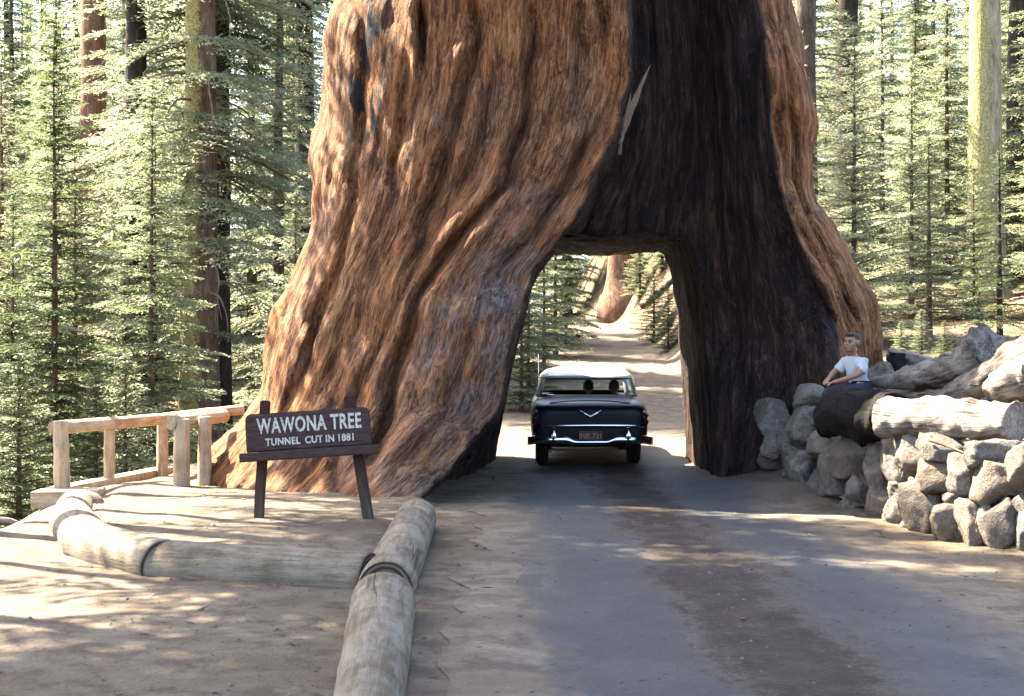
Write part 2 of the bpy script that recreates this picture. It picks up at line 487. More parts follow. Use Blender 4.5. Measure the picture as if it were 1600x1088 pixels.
def surface_nets(F, x, y, z):
    s = F < 0
    c = [s[dx:s.shape[0] - 1 + dx, dy:s.shape[1] - 1 + dy, dz:s.shape[2] - 1 + dz] for dx in (0, 1) for dy in (0, 1) for dz in (0, 1)]
    cnt = sum(k.astype(np.int8) for k in c)
    act = (cnt > 0) & (cnt < 8)
    idx = np.argwhere(act)
    n = len(idx)
    offs = np.array([(dx, dy, dz) for dx in (0, 1) for dy in (0, 1) for dz in (0, 1)])
    vals = np.stack([F[idx[:, 0] + o[0], idx[:, 1] + o[1], idx[:, 2] + o[2]] for o in offs], 1)
    acc = np.zeros((n, 3)); m = np.zeros(n)
    for a in range(8):
        for b in range(a + 1, 8):
            if np.abs(offs[a] - offs[b]).sum() != 1: continue
            va, vb = vals[:, a], vals[:, b]
            cr = (va < 0) != (vb < 0)
            t = np.where(cr, va / np.where(cr, va - vb, 1), 0)
            p = offs[a] + (offs[b] - offs[a]) * t[:, None]
            acc += np.where(cr[:, None], p, 0); m += cr
    loc = acc / m[:, None]
    V = np.stack([np.interp(idx[:, k] + loc[:, k], np.arange(len(ax)), ax) for k, ax in enumerate((x, y, z))], 1)
    vid = np.full(act.shape, -1, dtype=np.int64); vid[act] = np.arange(n)
    quads = []
    for ax in range(3):
        sl0 = [slice(None)] * 3; sl1 = [slice(None)] * 3
        sl0[ax] = slice(0, -1); sl1[ax] = slice(1, None)
        a, b = s[tuple(sl0)], s[tuple(sl1)]
        for inside, flip in (((a & ~b), False), ((~a & b), True)):
            e = np.argwhere(inside)
            o = [k for k in range(3) if k != ax]
            ok = (e[:, o[0]] > 0) & (e[:, o[1]] > 0) & (e[:, o[0]] < s.shape[o[0]] - 1) & (e[:, o[1]] < s.shape[o[1]] - 1)
            e = e[ok]
            def at(d0, d1):
                g = e.copy(); g[:, o[0]] += d0; g[:, o[1]] += d1
                return vid[g[:, 0], g[:, 1], g[:, 2]]
            q = np.stack([at(-1, -1), at(0, -1), at(0, 0), at(-1, 0)], 1)
            if flip != (ax == 1): q = q[:, ::-1]
            quads.append(q)
    return V, np.concatenate(quads)

def mat_bark():
    t = NT('sequoia_bark')
    g = t.attr('grain').outputs['Vector']     # x: across the fibres, y: depth, z: along
    char = t.attr('char').outputs['Fac']
    p = t.pos()
    gs = t.scale(g, (1.0, 1.0, .12))
    fib = t.noise(gs, 8.0, 6, .65, .5)
    fib2 = t.noise(gs, 26.0, 5, .7, .4)
    flake = t.noise(t.scale(g, (1, 1, .30)), 24.0, 4, .65, .9)
    fleck = t.noise(t.scale(g, (1, 1, .26)), 46.0, 3, .6, .5)
    big = t.noise(t.scale(g, (1, 1, .35)), .85, 4, .6)
    big2 = t.noise(p, 1.7, 4, .6)
    mixn = t.math('ADD', t.math('MULTIPLY', fib, .45), t.math('ADD', t.math('MULTIPLY', fib2, .3), t.math('MULTIPLY', flake, .25)))
    c = t.ramp(mixn, [(.42, (0.05841, 0.02257, 0.009139)), (.475, (0.146, 0.05768, 0.02056)), (.525, (0.2434, 0.1028, 0.03656)), (.60, (0.3825, 0.1881, 0.07997))])
    gb = t.ramp(mixn, [(.42, (0.06259, 0.0301, 0.01599)), (.475, (0.1391, 0.07524, 0.04113)), (.525, (0.2086, 0.1229, 0.07197)), (.60, (0.3268, 0.2132, 0.1348))])
    c = t.mix(t.mapr(t.math('ADD', t.math('MULTIPLY', big, .6), t.math('MULTIPLY', big2, .4)), .46, .60, 0, .5), c, gb)
    orange = t.mapr(t.noise(t.scale(g, (1, 1, .3)), 1.6, 3, .6), .50, .62, 0, .7)
    c = t.mix(orange, c, t.ramp(mixn, [(.42, (0.1043, 0.03511, 0.01028)), (.5, (0.2782, 0.1053, 0.0297)), (.59, (0.459, 0.2069, 0.0754))]))
    c = t.mix(t.mapr(fleck, .60, .70, 0, .55), c, (0.2614, 0.1783, 0.1261))
    c = t.mix(t.mapr(fleck, .40, .31, 0, .65), c, (0.02299, 0.01089, 0.007476))
    # long dry cracks between the fibre strips
    n_c = t.noise(t.scale(g, (1, 1, .07)), 7.5, 3, .55, .6); n_d = t.noise(t.scale(g, (1, 1, .11)), 17.0, 3, .6, .6)
    ck = t.math('MAXIMUM', t.mapr(t.math('ABSOLUTE', t.math('SUBTRACT', n_c, .5)), .020, .004), t.math('MULTIPLY', t.mapr(t.math('ABSOLUTE', t.math('SUBTRACT', n_d, .5)), .022, .004), .7))
    ck = t.math('MULTIPLY', ck, t.mapr(t.noise(g, 3.0, 3, .6), .40, .56))
    c = t.mix(t.math('MULTIPLY', ck, .5), c, (.020, .009, .006))
    grey = t.attr('grey').outputs['Fac']
    gm = t.math('MULTIPLY', grey, t.mapr(t.math('ADD', t.math('MULTIPLY', big2, .65), t.math('MULTIPLY', flake, .35)), .40, .60))
    gc = t.ramp(flake, [(.41, (0.04752, 0.03326, 0.02851)), (.5, (0.1228, 0.103, 0.099)), (.68, (0.2059, 0.1861, 0.1861))])
    c = t.mix(t.math('MULTIPLY', gm, .85), c, gc)
    # charred blotches on the left shoulder
    bl = t.math('MULTIPLY', t.attr('scorch').outputs['Fac'], t.mapr(t.noise(t.scale(p, (1, 1, .45)), 4.2, 4, .6), .49, .56))
    c = t.mix(bl, c, (0.01742, 0.01584, 0.02059))
    # shade painted into the deep creases of the bark as darker colour
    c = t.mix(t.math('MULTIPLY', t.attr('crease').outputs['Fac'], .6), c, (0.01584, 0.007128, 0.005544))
    cn = t.math('ADD', t.math('MULTIPLY', fib, .5), t.math('MULTIPLY', fib2, .5))
    cc = t.ramp(cn, [(.41, (.0045, .003, .003)), (.49, (.016, .0085, .0075)), (.55, (.034, .018, .014)), (.62, (.075, .042, .032))])
    cc = t.mix(t.mapr(fleck, .57, .66, 0, .5), cc, (.09, .058, .046))
    red = t.mapr(t.noise(t.scale(g, (1, 1, .2)), 1.3, 3, .6), .46, .60, 0, .75)
    cc = t.mix(red, cc, t.ramp(cn, [(.41, (.010, .005, .0035)), (.5, (.038, .017, .011)), (.60, (.095, .048, .030))]))
    c = t.mix(char, c, cc)
    h = t.math('ADD', t.math('MULTIPLY', fib, .9), t.math('ADD', t.math('MULTIPLY', fib2, .5), t.math('ADD', t.math('MULTIPLY', flake, .55), t.math('MULTIPLY', fleck, .3))))
    h = t.math('SUBTRACT', h, t.math('MULTIPLY', ck, .7))
    n1 = t.bump(h, 1.0, .095)
    t.bsdf(c, t.mapr(gm, 0, 1, .85, .6), n1, spec=.25)
    return t.m

def build_sequoia():
    x = np.arange(-5.3, 6.3, .04); y = np.arange(14.5, 23.8, .048); z = np.arange(-.6, 9.6, .055)
    X = x[:, None, None]; Z = z[None, None]; Y = y[None, :, None]
    d2 = bark_disp(x[:, None], z[None])[:, None, :]
    ft, cav, tun = sdf_parts(X, Y, Z, d2)
    F = smax(smax(ft, -cav, .07), -tun, .04).astype(np.float32)
    V, Qd = surface_nets(F, x, y, z)
    # finer fibre relief pushed along the normals
    me = mesh_np('trunk', V, Qd)
    N = np.empty(len(V) * 3, np.float32); me.vertices.foreach_get('normal', N); N = N.reshape(-1, 3)
    vx, vy, vz = V.T
    ft, cav, tun = sdf_parts(vx, vy, vz)
    inner = np.maximum(-cav, -tun)
    char = sstep(-.08, .0, inner - ft + .07 * noise3(vx * 3, vy * 3, vz * 1.0, 31))
    # outer bark just right of the hollow is only singed; exit ceiling rim lightened, its lit strip put into the colour
    u = fold_u(vx, vz)
    fib = np.abs(noise3(u * 9, vy * 4, vz * .9, 33)) - .25
    lump = noise3(vx * 5, vy * 5, vz * 3.2, 34)
    dd = (.040 * fib + .020 * lump + .02 * (np.abs(noise3(u * 4.0, vy * 2.5, vz * 1.6, 36)) - .25)) * (1 - char) + char * (.07 * (np.abs(noise3(vx * 6, vy * 6, vz * .5, 35)) - .2))
    V2 = V + N * dd[:, None]
    me.vertices.foreach_set('co', V2.astype(np.float32).ravel())
    char = char * (1 - .7 * sstep(21.75, 22.1, vy) * sstep(2.6, 3.0, vz))
    grain = np.stack([u, vy * .8, vz], 1).astype(np.float32)
    a = me.attributes.new('grain', 'FLOAT_VECTOR', 'POINT'); a.data.foreach_set('vector', grain.ravel())
    a = me.attributes.new('char', 'FLOAT', 'POINT'); a.data.foreach_set('value', char.astype(np.float32))
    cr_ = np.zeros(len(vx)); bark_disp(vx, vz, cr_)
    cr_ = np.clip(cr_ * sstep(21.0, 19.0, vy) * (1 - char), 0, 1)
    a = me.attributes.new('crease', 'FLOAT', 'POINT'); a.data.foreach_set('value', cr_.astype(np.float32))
    grey = (np.exp(-((vx + .35) / .75) ** 2 - ((vz - 1.55) / .85) ** 2) + .75 * np.exp(-((vx - .15) / .45) ** 2 - ((vz - 2.6) / .7) ** 2)
            + .6 * np.exp(-((vx + 1.1) / .5) ** 2 - ((vz - .1) / .5) ** 2) + .35 * np.exp(-((vx + .2) / 1.0) ** 2 - ((vz - 4.0) / 1.2) ** 2))
    a = me.attributes.new('grey', 'FLOAT', 'POINT'); a.data.foreach_set('value', np.clip(grey * 1.25, 0, 1).astype(np.float32))
    sc = np.exp(-((vx + 1.70) / .20) ** 2) * sstep(3.7, 4.3, vz) + .8 * np.exp(-((vx + 1.95) / .14) ** 2) * sstep(4.0, 4.3, vz) * sstep(5.3, 5.0, vz)
    a = me.attributes.new('scorch', 'FLOAT', 'POINT'); a.data.foreach_set('value', np.clip(sc * 1.5, 0, 1).astype(np.float32))
    me.update()
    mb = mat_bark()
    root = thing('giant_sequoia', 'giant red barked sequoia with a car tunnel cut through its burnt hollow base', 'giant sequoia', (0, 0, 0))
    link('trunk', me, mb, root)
    # the bole goes on upward out of the picture
    zz = np.array([9.3, 10, 14, 20, 30, 42, 55])
    th = np.linspace(0, 2 * np.pi, 64, endpoint=False)
    ra = np.array([2.62, 2.68, 2.45, 2.2, 1.9, 1.4, .5])
    rr = ra[:, None] * (1 + .05 * np.abs(noise3(np.cos(th)[None] * 5, np.sin(th)[None] * 5, zz[:, None] * .1)))
    VV = np.stack([.66 + np.cos(th)[None] * rr, YC + np.sin(th)[None] * rr, zz[:, None] + 0 * rr], -1).reshape(-1, 3)
    i = np.arange(len(zz) - 1)[:, None] * 64; j = np.arange(64)[None]
    QQ = np.stack([i + j, i + (j + 1) % 64, i + 64 + (j + 1) % 64, i + 64 + j], -1).reshape(-1, 4)
    c0 = len(VV); VV = np.concatenate([VV, [[.66, YC, 9.3]]])
    jj = np.arange(0, 64, 2)
    QQ = np.concatenate([QQ, np.stack([np.full(32, c0), (jj + 2) % 64, jj + 1, jj], -1)])
    me2 = mesh_np('upper_trunk', VV, QQ)
    gr = np.stack([np.tile(np.append(th[:], 0)[:64] * 2.6, len(zz)), np.zeros(64 * len(zz)), np.repeat(zz, 64)], 1)
    gr = np.concatenate([gr, [[0, 0, 9.3]]]).astype(np.float32)
    a = me2.attributes.new('grain', 'FLOAT_VECTOR', 'POINT'); a.data.foreach_set('vector', gr.ravel())
    link('upper_trunk', me2, mb, root)
    # pale splinter standing off the lip of the hollow
    tip = P(1017, 100, 16.75); base = P(964, 226, 16.75); mid = P(988, 166, 16.7)
    sp = Buf()
    for q0, q1, q2, r0, fl in ((base, mid, tip, .055, .55), (base + Vector((-.03, .02, .10)), mid + Vector((-.05, .02, -.06)), mid + Vector((-.015, .0, .16)), .045, .6), (base + Vector((.03, .0, -.12)), base + Vector((.05, .0, .10)), base + Vector((.085, .01, .24)), .03, .6)):
        n_ = 14; ts = np.linspace(0, 1, n_)
        pp = [q0.lerp(q1, min(1, t * 2)) if t < .5 else q1.lerp(q2, t * 2 - 1) for t in ts]
        rad = r0 * (1 - ts) ** .7 * (1 + .35 * noise3(ts * 7, r0 * 90, .5)) + .002
        sp.add(*tube(pp, rad, 8, jit=.5, seed=int(r0 * 1000), flat=fl))
    so = link('splinter', sp.mesh('splinter'), MAT_DRY, root); co = np.concatenate(sp.v)[:, [2, 0, 1]]
    a = so.data.attributes.new('wood', 'FLOAT_VECTOR', 'POINT'); a.data.foreach_set('vector', np.ascontiguousarray(co, dtype=np.float32).ravel())
    so['label'] = 'pale torn splinter of bare wood'
    return root

def mat_dry(name, lo, mid, hi, crack=.6, wear=.5):
    """weathered bare wood; the attribute 'wood' holds (along the grain, across, across)"""
    t = NT(name)
    o = t.attr('wood').outputs['Vector']
    st = t.scale(o, (.10, 1, 1))
    f1 = t.noise(st, 20, 5, .65, .3); f2 = t.noise(o, 2.6, 5, .65); f3 = t.noise(st, 75, 3, .6); f4 = t.noise(o, 30, 3, .65)
    c = t.ramp(t.math('ADD', t.math('MULTIPLY', f1, .45), t.math('MULTIPLY', f2, .55)), [(.41, lo), (.5, mid), (.60, hi)])
    c = t.mix(t.mapr(f3, .54, .66, 0, wear), c, lo)
    c = t.mix(t.mapr(f4, .60, .72, 0, .6), c, tuple(k * .5 for k in lo))
    h = t.math('ADD', f1, t.math('ADD', t.math('MULTIPLY', f3, .4), t.math('MULTIPLY', f4, .35)))
    ck = t.noise(t.scale(o, (.035, 1, 1)), 6, 2, .4, .1)
    cm = t.math('MULTIPLY', t.mapr(ck, .490, .498), t.mapr(ck, .510, .502))
    cm = t.math('MULTIPLY', cm, t.mapr(t.noise(t.scale(o, (.4, 1, 1)), 1.7, 2, .5), .50, .60))
    c = t.mix(t.math('MULTIPLY', cm, crack), c, tuple(k * .2 for k in lo))
    h = t.math('SUBTRACT', h, t.math('MULTIPLY', cm, 1.0))
    t.bsdf(c, .88, t.bump(h, .7, .015), spec=.15)
    return t.m

MAT_DRY = mat_dry('bare_wood_pale', (0.07142, 0.04838, 0.02995), (0.1161, 0.08467, 0.05429), (0.1607, 0.121, 0.08237))
MAT_LOG = mat_dry('peeled_log_grey', (0.09274, 0.0697, 0.04732), (0.1492, 0.1228, 0.09006), (0.2016, 0.1703, 0.1297))
MAT_RAIL = mat_dry('peeled_rail_wood', (0.2246, 0.1659, 0.099), (0.337, 0.2673, 0.18), (0.4212, 0.3502, 0.252))
MAT_DRIFT = mat_dry('weathered_fallen_log', (.040, .031, .026), (.135, .117, .102), (.22, .198, .175), .8, .8)
MAT_CHAR = mat_dry('charred_log', (0.00288, 0.00216, 0.00216), (0.00576, 0.00432, 0.00396), (0.01872, 0.01368, 0.01152))
SEQUOIA = build_sequoia()
# ---------------------------------------------------------------- forest
def mat_leaf(name, dark, mid, light, trans):
    t = NT(name)
    oi = t.n('ObjectInfo').outputs['Random']
    p = t.pos()
    n = t.noise(p, 1.1, 3, .6)
    f = t.noise(p, 14, 2, .5)
    v = t.math('ADD', t.math('MULTIPLY', n, .5), t.math('ADD', t.math('MULTIPLY', f, .35), t.math('MULTIPLY', oi, .15)))
    c = t.ramp(v, [(.40, dark), (.5, mid), (.60, light)])
    d = t.n('BsdfDiffuse', Color=c)
    tr = t.n('BsdfTranslucent', Color=t.mix(.5, c, trans))
    gl = t.n('BsdfGlossy', Color=(.9, .95, .9, 1), Roughness=.45)
    m1 = t.n('MixShader', _0=.52, _1=d.outputs[0], _2=tr.outputs[0])
    m2 = t.n('MixShader', _0=.025, _1=m1.outputs[0], _2=gl.outputs[0])
    t.t.links.new(m2.outputs[0], t.out.inputs[0])
    return t.m

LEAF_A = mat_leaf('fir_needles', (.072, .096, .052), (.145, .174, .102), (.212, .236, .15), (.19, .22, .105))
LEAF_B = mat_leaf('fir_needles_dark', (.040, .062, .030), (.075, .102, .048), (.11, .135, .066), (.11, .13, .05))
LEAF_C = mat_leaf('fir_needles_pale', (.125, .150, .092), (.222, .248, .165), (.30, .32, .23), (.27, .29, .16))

def mat_trunk(name, lo, mid, hi, lichen=None, lm=(.5, .6)):
    t = NT(name)
    o = t.obj()
    st = t.scale(o, (1, 1, .22))
    a = t.noise(st, 9, 5, .65, .4); b = t.noise(st, 30, 3, .6)
    v = t.math('ADD', t.math('MULTIPLY', a, .7), t.math('MULTIPLY', b, .3))
    c = t.ramp(v, [(.34, lo), (.5, mid), (.68, hi)])
    if lichen:
        ln = t.noise(t.scale(o, (1, 1, .6)), 3.4, 6, .75); lf = t.noise(o, 26, 4, .7)
        nx = t.sep(t.n('NewGeometry').outputs['Normal'])[0]
        side = t.mapr(nx, .5, -.5, -.20, .16)      # lichen colour thickened on the sunward side, painting in its sunlight
        m = t.mapr(t.math('ADD', t.math('ADD', t.math('MULTIPLY', ln, .7), t.math('MULTIPLY', lf, .3)), side), lm[0], lm[1])
        lc = t.ramp(lf, [(.38, (.13, .115, .035)), (.5, (.24, .225, .085)), (.62, (.33, .325, .20))])
        c = t.mix(m, c, lc)
    t.bsdf(c, .9, t.bump(v, 1.0, .05), spec=.15)
    return t.m

TR_BROWN = mat_trunk('fir_bark', (0.02975, 0.02125, 0.017), (0.08075, 0.0578, 0.0442), (0.17, 0.1318, 0.1062))
TR_RED = mat_trunk('cedar_bark_red', (0.051, 0.0255, 0.017), (0.1445, 0.0748, 0.04675), (0.255, 0.1573, 0.1062))
TR_DARK = mat_trunk('dark_bark', (0.0102, 0.0085, 0.00765), (0.0272, 0.0204, 0.01785), (0.0595, 0.04675, 0.0408))
TR_LICH = mat_trunk('lichen_bark', (0.0425, 0.0289, 0.0221), (0.119, 0.08075, 0.0595), (0.221, 0.17, 0.1275), True, (.40, .50))
TR_YEL = mat_trunk('lichen_bark_yellow', (0.085, 0.068, 0.0425), (0.221, 0.1955, 0.1275), (0.374, 0.3485, 0.2805), True, (.44, .56))
TR_BARE = mat_trunk('bare_limb_bark', (0.085, 0.068, 0.051), (0.1785, 0.153, 0.119), (0.255, 0.2295, 0.187))
TR_SEQ = mat_trunk('far_sequoia_bark', (0.051, 0.02295, 0.0136), (0.1445, 0.08075, 0.051), (0.255, 0.17, 0.119))

def fir_crown(seed, H, Rad, zb, dz=.32, nb=6, up=.12, droop=.28, leaf=.13, lw=.045, tw=.13, shape=.85, gap=0.0, twl=.42, ztop=0.0, inner=True):
    """layered conifer crown: whorls of drooping limbs carrying flat sprays of needle leaves -> (crown mesh, limb tubes)"""
    rg = np.random.RandomState(seed)
    C = []; A = []; Bv = []; S = []
    limbs = []
    z = zb
    while z < H - .08:
        t = (z - zb) / (H - zb)
        Lr = Rad * (1 - t) ** shape + .10 + ztop * (1 - t)
        k = max(3, int(round(nb * (1 - .35 * t) + rg.uniform(-.8, .8))))
        a0 = rg.uniform(0, 6.28)
        ki = 5 if inner else 0
        for b in range(k + ki):
            if rg.rand() < gap: continue
            az = a0 + 6.283 * b / k + rg.uniform(-.3, .3)
            L = Lr * (rg.uniform(.62, 1.14) if b < k else rg.uniform(.25, .5))
            zz = z + (rg.uniform(-.16, .16) if b < k else rg.uniform(.3, .7)) * dz
            u = up * rg.uniform(.4, 1.7) + .55 * max(0, t - .6); dr = droop * rg.uniform(.6, 1.5) * (1 - .6 * t)
            d = np.array([math.cos(az), math.sin(az), 0]); pr = np.array([-d[1], d[0], 0])
            bend = rg.uniform(-.15, .15)
            def pt(s):
                s = np.asarray(s)[:, None]
                return np.array([0, 0, zz]) + d * s * L + pr * bend * s * s * L + np.array([0, 0, 1.0]) * (u * s - dr * s * s) * L
            ns = max(4, int(L / tw))
            s = np.linspace(.05, 1.0, ns) + rg.uniform(-.02, .02, ns)
            p = pt(s)
            limbs.append((pt(np.array([0, .35, .7, .98])), (.006 + .008 * L)))
            wl_ = (twl * L * (1 - s) ** .75 + .07) * np.minimum(1, .30 + s * 2.4) * rg.uniform(.6, 1.15, ns)
            for sd in (-1, 1):
                ang = R(58) - .35 * s
                dirs = d * np.cos(ang)[:, None] + pr * sd * np.sin(ang)[:, None] + np.array([0, 0, 1.0]) * rg.uniform(-.26, .06, ns)[:, None]
                m = np.maximum(1, np.ceil(wl_ / (leaf * .62)).astype(int))
                rep = np.repeat(np.arange(ns), m)
                kk = np.arange(len(rep)) - np.repeat(np.cumsum(m) - m, m)
                f = (kk + .5) / m[rep]
                c = p[rep] + dirs[rep] * (f * wl_[rep])[:, None] + rg.normal(0, leaf * .13, (len(rep), 3))
                c[:, 2] -= .10 * f * wl_[rep]
                ax = dirs[rep] + rg.normal(0, .30, (len(rep), 3))
                C.append(c); A.append(ax); S.append(leaf * rg.uniform(.65, 1.3, len(rep)))
            # leader needles on the limb itself
            C.append(p); A.append(np.tile(d, (ns, 1)) + rg.normal(0, .3, (ns, 3))); S.append(leaf * rg.uniform(.8, 1.2, ns))
        z += dz * rg.uniform(.75, 1.3) * (1 - .35 * t)
    C = np.concatenate(C); A = np.concatenate(A); S = np.concatenate(S)
    n = len(C)
    A /= np.linalg.norm(A, axis=1)[:, None] + 1e-9
    up_ = np.array([0, 0, 1.0]) + rg.normal(0, .32, (n, 3))
    B = np.cross(A, up_); B /= np.linalg.norm(B, axis=1)[:, None] + 1e-9
    w = lw * rg.uniform(.7, 1.3, n)
    V = np.stack([C - A * (S * .5)[:, None], C + B * (w * .5)[:, None] - A * (S * .05)[:, None], C + A * (S * .5)[:, None], C - B * (w * .5)[:, None] - A * (S * .05)[:, None]], 1).reshape(-1, 3)
    Q = np.arange(n * 4).reshape(-1, 4)
    return mesh_np('crown', V, Q, False), limbs

def trunk_mesh(H, r0, limbs=(), seed=0, lean=0.0, sides=14, zb=-1.6, extra=()):
    b = Buf()
    zz = np.concatenate([[zb, 0, .35, 1.0], np.arange(2.2, H, max(.9, H / 14)), [H]])
    wob = .012 * H * .25
    pts = np.stack([wob * noise2(zz * .25, seed + .5, 41) + lean * zz, wob * noise2(zz * .25, seed + 7.5, 42), zz], 1)
    rad = r0 * np.clip(1 - zz / H, .03, 1) ** .75 * (1 + .45 * np.exp(-np.clip(zz, 0, 50) / .5))
    b.add(*tube(pts, rad, sides, jit=.10, seed=seed))
    for p, r in limbs:
        b.add(*tube(p, [r, r * .7, r * .45, r * .15], 4, cap=False))
    for p, r in extra:
        b.add(*tube(p, r, 6, cap=False))
    return b.mesh('trunk')

def make_tree(name, label, cat, group, crown, trunk, leaf, bark, loc, rotz=0, scale=1.0):
    r = thing(name, label, cat, loc, rotz, group)
    r.scale = (scale,) * 3
    t = link('trunk', trunk, None, r)
    if not trunk.materials: trunk.materials.append(bark)
    if t.material_slots[0].material != bark:
        t.material_slots[0].link = 'OBJECT'; t.material_slots[0].material = bark
    if crown is not None:
        c = link('crown', crown, None, r)
        if not crown.materials: crown.materials.append(leaf)
        if c.material_slots[0].material != leaf:
            c.material_slots[0].link = 'OBJECT'; c.material_slots[0].material = leaf
    return r

PROTO = {}
def proto(key, trunk_r, **kw):
    crown, limbs = fir_crown(**kw)
    PROTO[key] = (crown, trunk_mesh(kw['H'], trunk_r, limbs, kw['seed']))

proto('young1', .065, seed=3, H=6.4, Rad=1.45, zb=.30, dz=.42, nb=10, up=.30, droop=.26, leaf=.085, lw=.032, tw=.060, shape=.8, twl=.46)
proto('young2', .075, seed=5, H=8.2, Rad=1.75, zb=.4, dz=.50, nb=10, up=.16, droop=.30, leaf=.090, lw=.034, tw=.064, shape=.75, twl=.48)
proto('sparse', .075, seed=8, H=5.0, Rad=1.35, zb=.9, dz=.34, nb=4, up=.05, droop=.18, leaf=.09, lw=.030, tw=.09, shape=.7, gap=.12, twl=.38)
proto('small', .05, seed=9, H=3.0, Rad=1.05, zb=.12, dz=.19, nb=6, up=.20, droop=.18, leaf=.07, lw=.030, tw=.055, shape=.8)
proto('tall1', .27, seed=21, H=27, Rad=3.5, zb=1.6, dz=.95, nb=9, up=.06, droop=.50, leaf=.16, lw=.062, tw=.105, shape=.7, gap=.20, twl=.50)
proto('tall2', .32, seed=22, H=32, Rad=3.9, zb=3.0, dz=1.05, nb=9, up=.06, droop=.55, leaf=.18, lw=.07, tw=.12, shape=.65, gap=.18, twl=.40)
proto('tall3', .20, seed=23, H=21, Rad=2.9, zb=1.2, dz=.75, nb=9, up=.12, droop=.42, leaf=.125, lw=.048, tw=.085, shape=.75, gap=.14, twl=.50)
proto('high', .40, seed=24, H=29, Rad=2.5, zb=13.0, dz=.46, nb=6, up=.02, droop=.32, leaf=.24, lw=.10, tw=.20, shape=.6, gap=.10, twl=.42)

_c, _l = fir_crown(seed=24, H=29, Rad=2.5, zb=13.0, dz=.46, nb=6, up=.02, droop=.32, leaf=.24, lw=.10, tw=.20, shape=.6, gap=.10, twl=.42)
PROTO['slim'] = (PROTO['high'][0], trunk_mesh(29, .15, _l, 24))
_c, _l = fir_crown(seed=25, H=19.5, Rad=2.2, zb=11.5, dz=.46, nb=6, up=.02, droop=.25, leaf=.24, lw=.10, tw=.20, shape=.6, gap=.15, twl=.42)
PROTO['short'] = (_c, trunk_mesh(19.5, .14, _l, 25))

def plant(key, x, y, leaf, bark, label, cat='fir tree', name='fir_tree', group=None, rot=None, scale=1.0, dz=0.0):
    c, t = PROTO[key]
    rot = random.uniform(0, 6.28) if rot is None else rot
    return make_tree(name, label, cat, group, c, t, leaf, bark, (x, y, ground_z(x, y) - .05 + dz), rot, scale)

def at(px, d): return (px - 800) / 2222.0 * d
random.seed(11)

# --- the tall lichen covered fir with hanging dead limbs, left of the sequoia
rg = np.random.RandomState(77)
ex = []
for k in range(26):
    z = rg.uniform(3.2, 9.5); az = rg.uniform(-3.6, .5); L = rg.uniform(.7, 1.9)
    d = np.array([math.cos(az), math.sin(az), 0])
    s = np.linspace(0, 1, 7)[:, None]
    p = np.array([0, 0, z]) + d * (.28 + L * (1 - (1 - s) ** 1.8) * .75) + np.array([0, 0, 1.]) * (.10 * s - rg.uniform(.6, 1.25) * s ** 2.1) * L + rg.normal(0, .03, (7, 3)) * s
    ex.append((p, np.linspace(.028, .007, 7)))
cr, lm = fir_crown(seed=31, H=25, Rad=3.0, zb=4.4, dz=.72, nb=9, up=.06, droop=.60, leaf=.10, lw=.038, tw=.066, shape=.5, gap=.30, twl=.52, inner=False)
cr2, lm2 = fir_crown(seed=32, H=9.0, Rad=2.6, zb=2.6, dz=.75, nb=4, up=-.02, droop=.6, leaf=.10, lw=.040, tw=.068, shape=.25, gap=.50, twl=.38, inner=False)
x_, d_ = at(313, 36.0), 36.0
z_ = ground_z(x_, d_)
tm = trunk_mesh(25, .40, lm + lm2, 31, sides=20)
LT = make_tree('lichen_fir_tree', 'tall fir with yellow lichen bark and hanging dead limbs behind the log railing', 'fir tree', None, cr, tm, LEAF_C, TR_LICH, (x_, d_, z_), 0, 1.30)
for p_, r_ in ex:
    b_ = Buf(); b_.add(*tube(p_, r_, 6, cap=False)); link('dead_limb', b_.mesh('dead_limb'), TR_BARE, LT)
lo = link('lower_crown', cr2, LEAF_C, LT)
lo['label'] = 'drooping lower boughs'

# --- named trees near the picture's subjects
plant('young2', at(85, 23.5), 23.5, LEAF_B, TR_BROWN, 'broad layered young fir at the far left beyond the railing corner post', rot=.4, scale=1.08)
plant('young1', at(20, 27), 27, LEAF_A, TR_BROWN, 'sunlit young fir half cut by the left picture edge')
plant('small', at(196, 24.5), 24.5, LEAF_C, TR_BROWN, 'small bright bushy fir behind the middle rail of the log railing', scale=1.15, rot=2.0)
plant('small', at(150, 22.5), 22.5, LEAF_A, TR_BROWN, 'low dark green fir sapling just behind the first railing span', scale=.95)
plant('small', at(30, 19.5), 19.5, LEAF_A, TR_BROWN, 'leafy fir sapling below the end of the white platform beam', scale=.9)
plant('young1', at(462, 31), 31, LEAF_C, TR_BROWN, 'pale young fir close against the left flank of the sequoia', scale=1.05)
plant('tall3', at(392, 47), 47, LEAF_C, TR_BROWN, 'bright fir with drooping boughs between lichen fir and sequoia', scale=1.0)
plant('tall3', at(205, 40), 40, LEAF_C, TR_BROWN, 'bright tufted fir left of the lichen barked trunk', scale=.9)
plant('high', at(213, 38), 38, LEAF_B, TR_DARK, 'bare blackish trunk standing left of the lichen fir', scale=1.0)
plant('high', at(145, 43), 43, LEAF_B, TR_RED, 'reddish bare trunk deep behind the left firs', scale=1.25)
plant('high', at(345, 38.5), 38.5, LEAF_B, TR_DARK, 'dark slim trunk hard against the lichen fir', scale=.8)
plant('high', at(475, 44), 44, LEAF_B, TR_DARK, 'dark trunk partly hidden by the left edge of the sequoia', scale=1.0)
plant('tall3', at(436, 41), 41, LEAF_C, TR_BROWN, 'pale drooping fir filling the gap left of the sequoia flank', scale=.95)
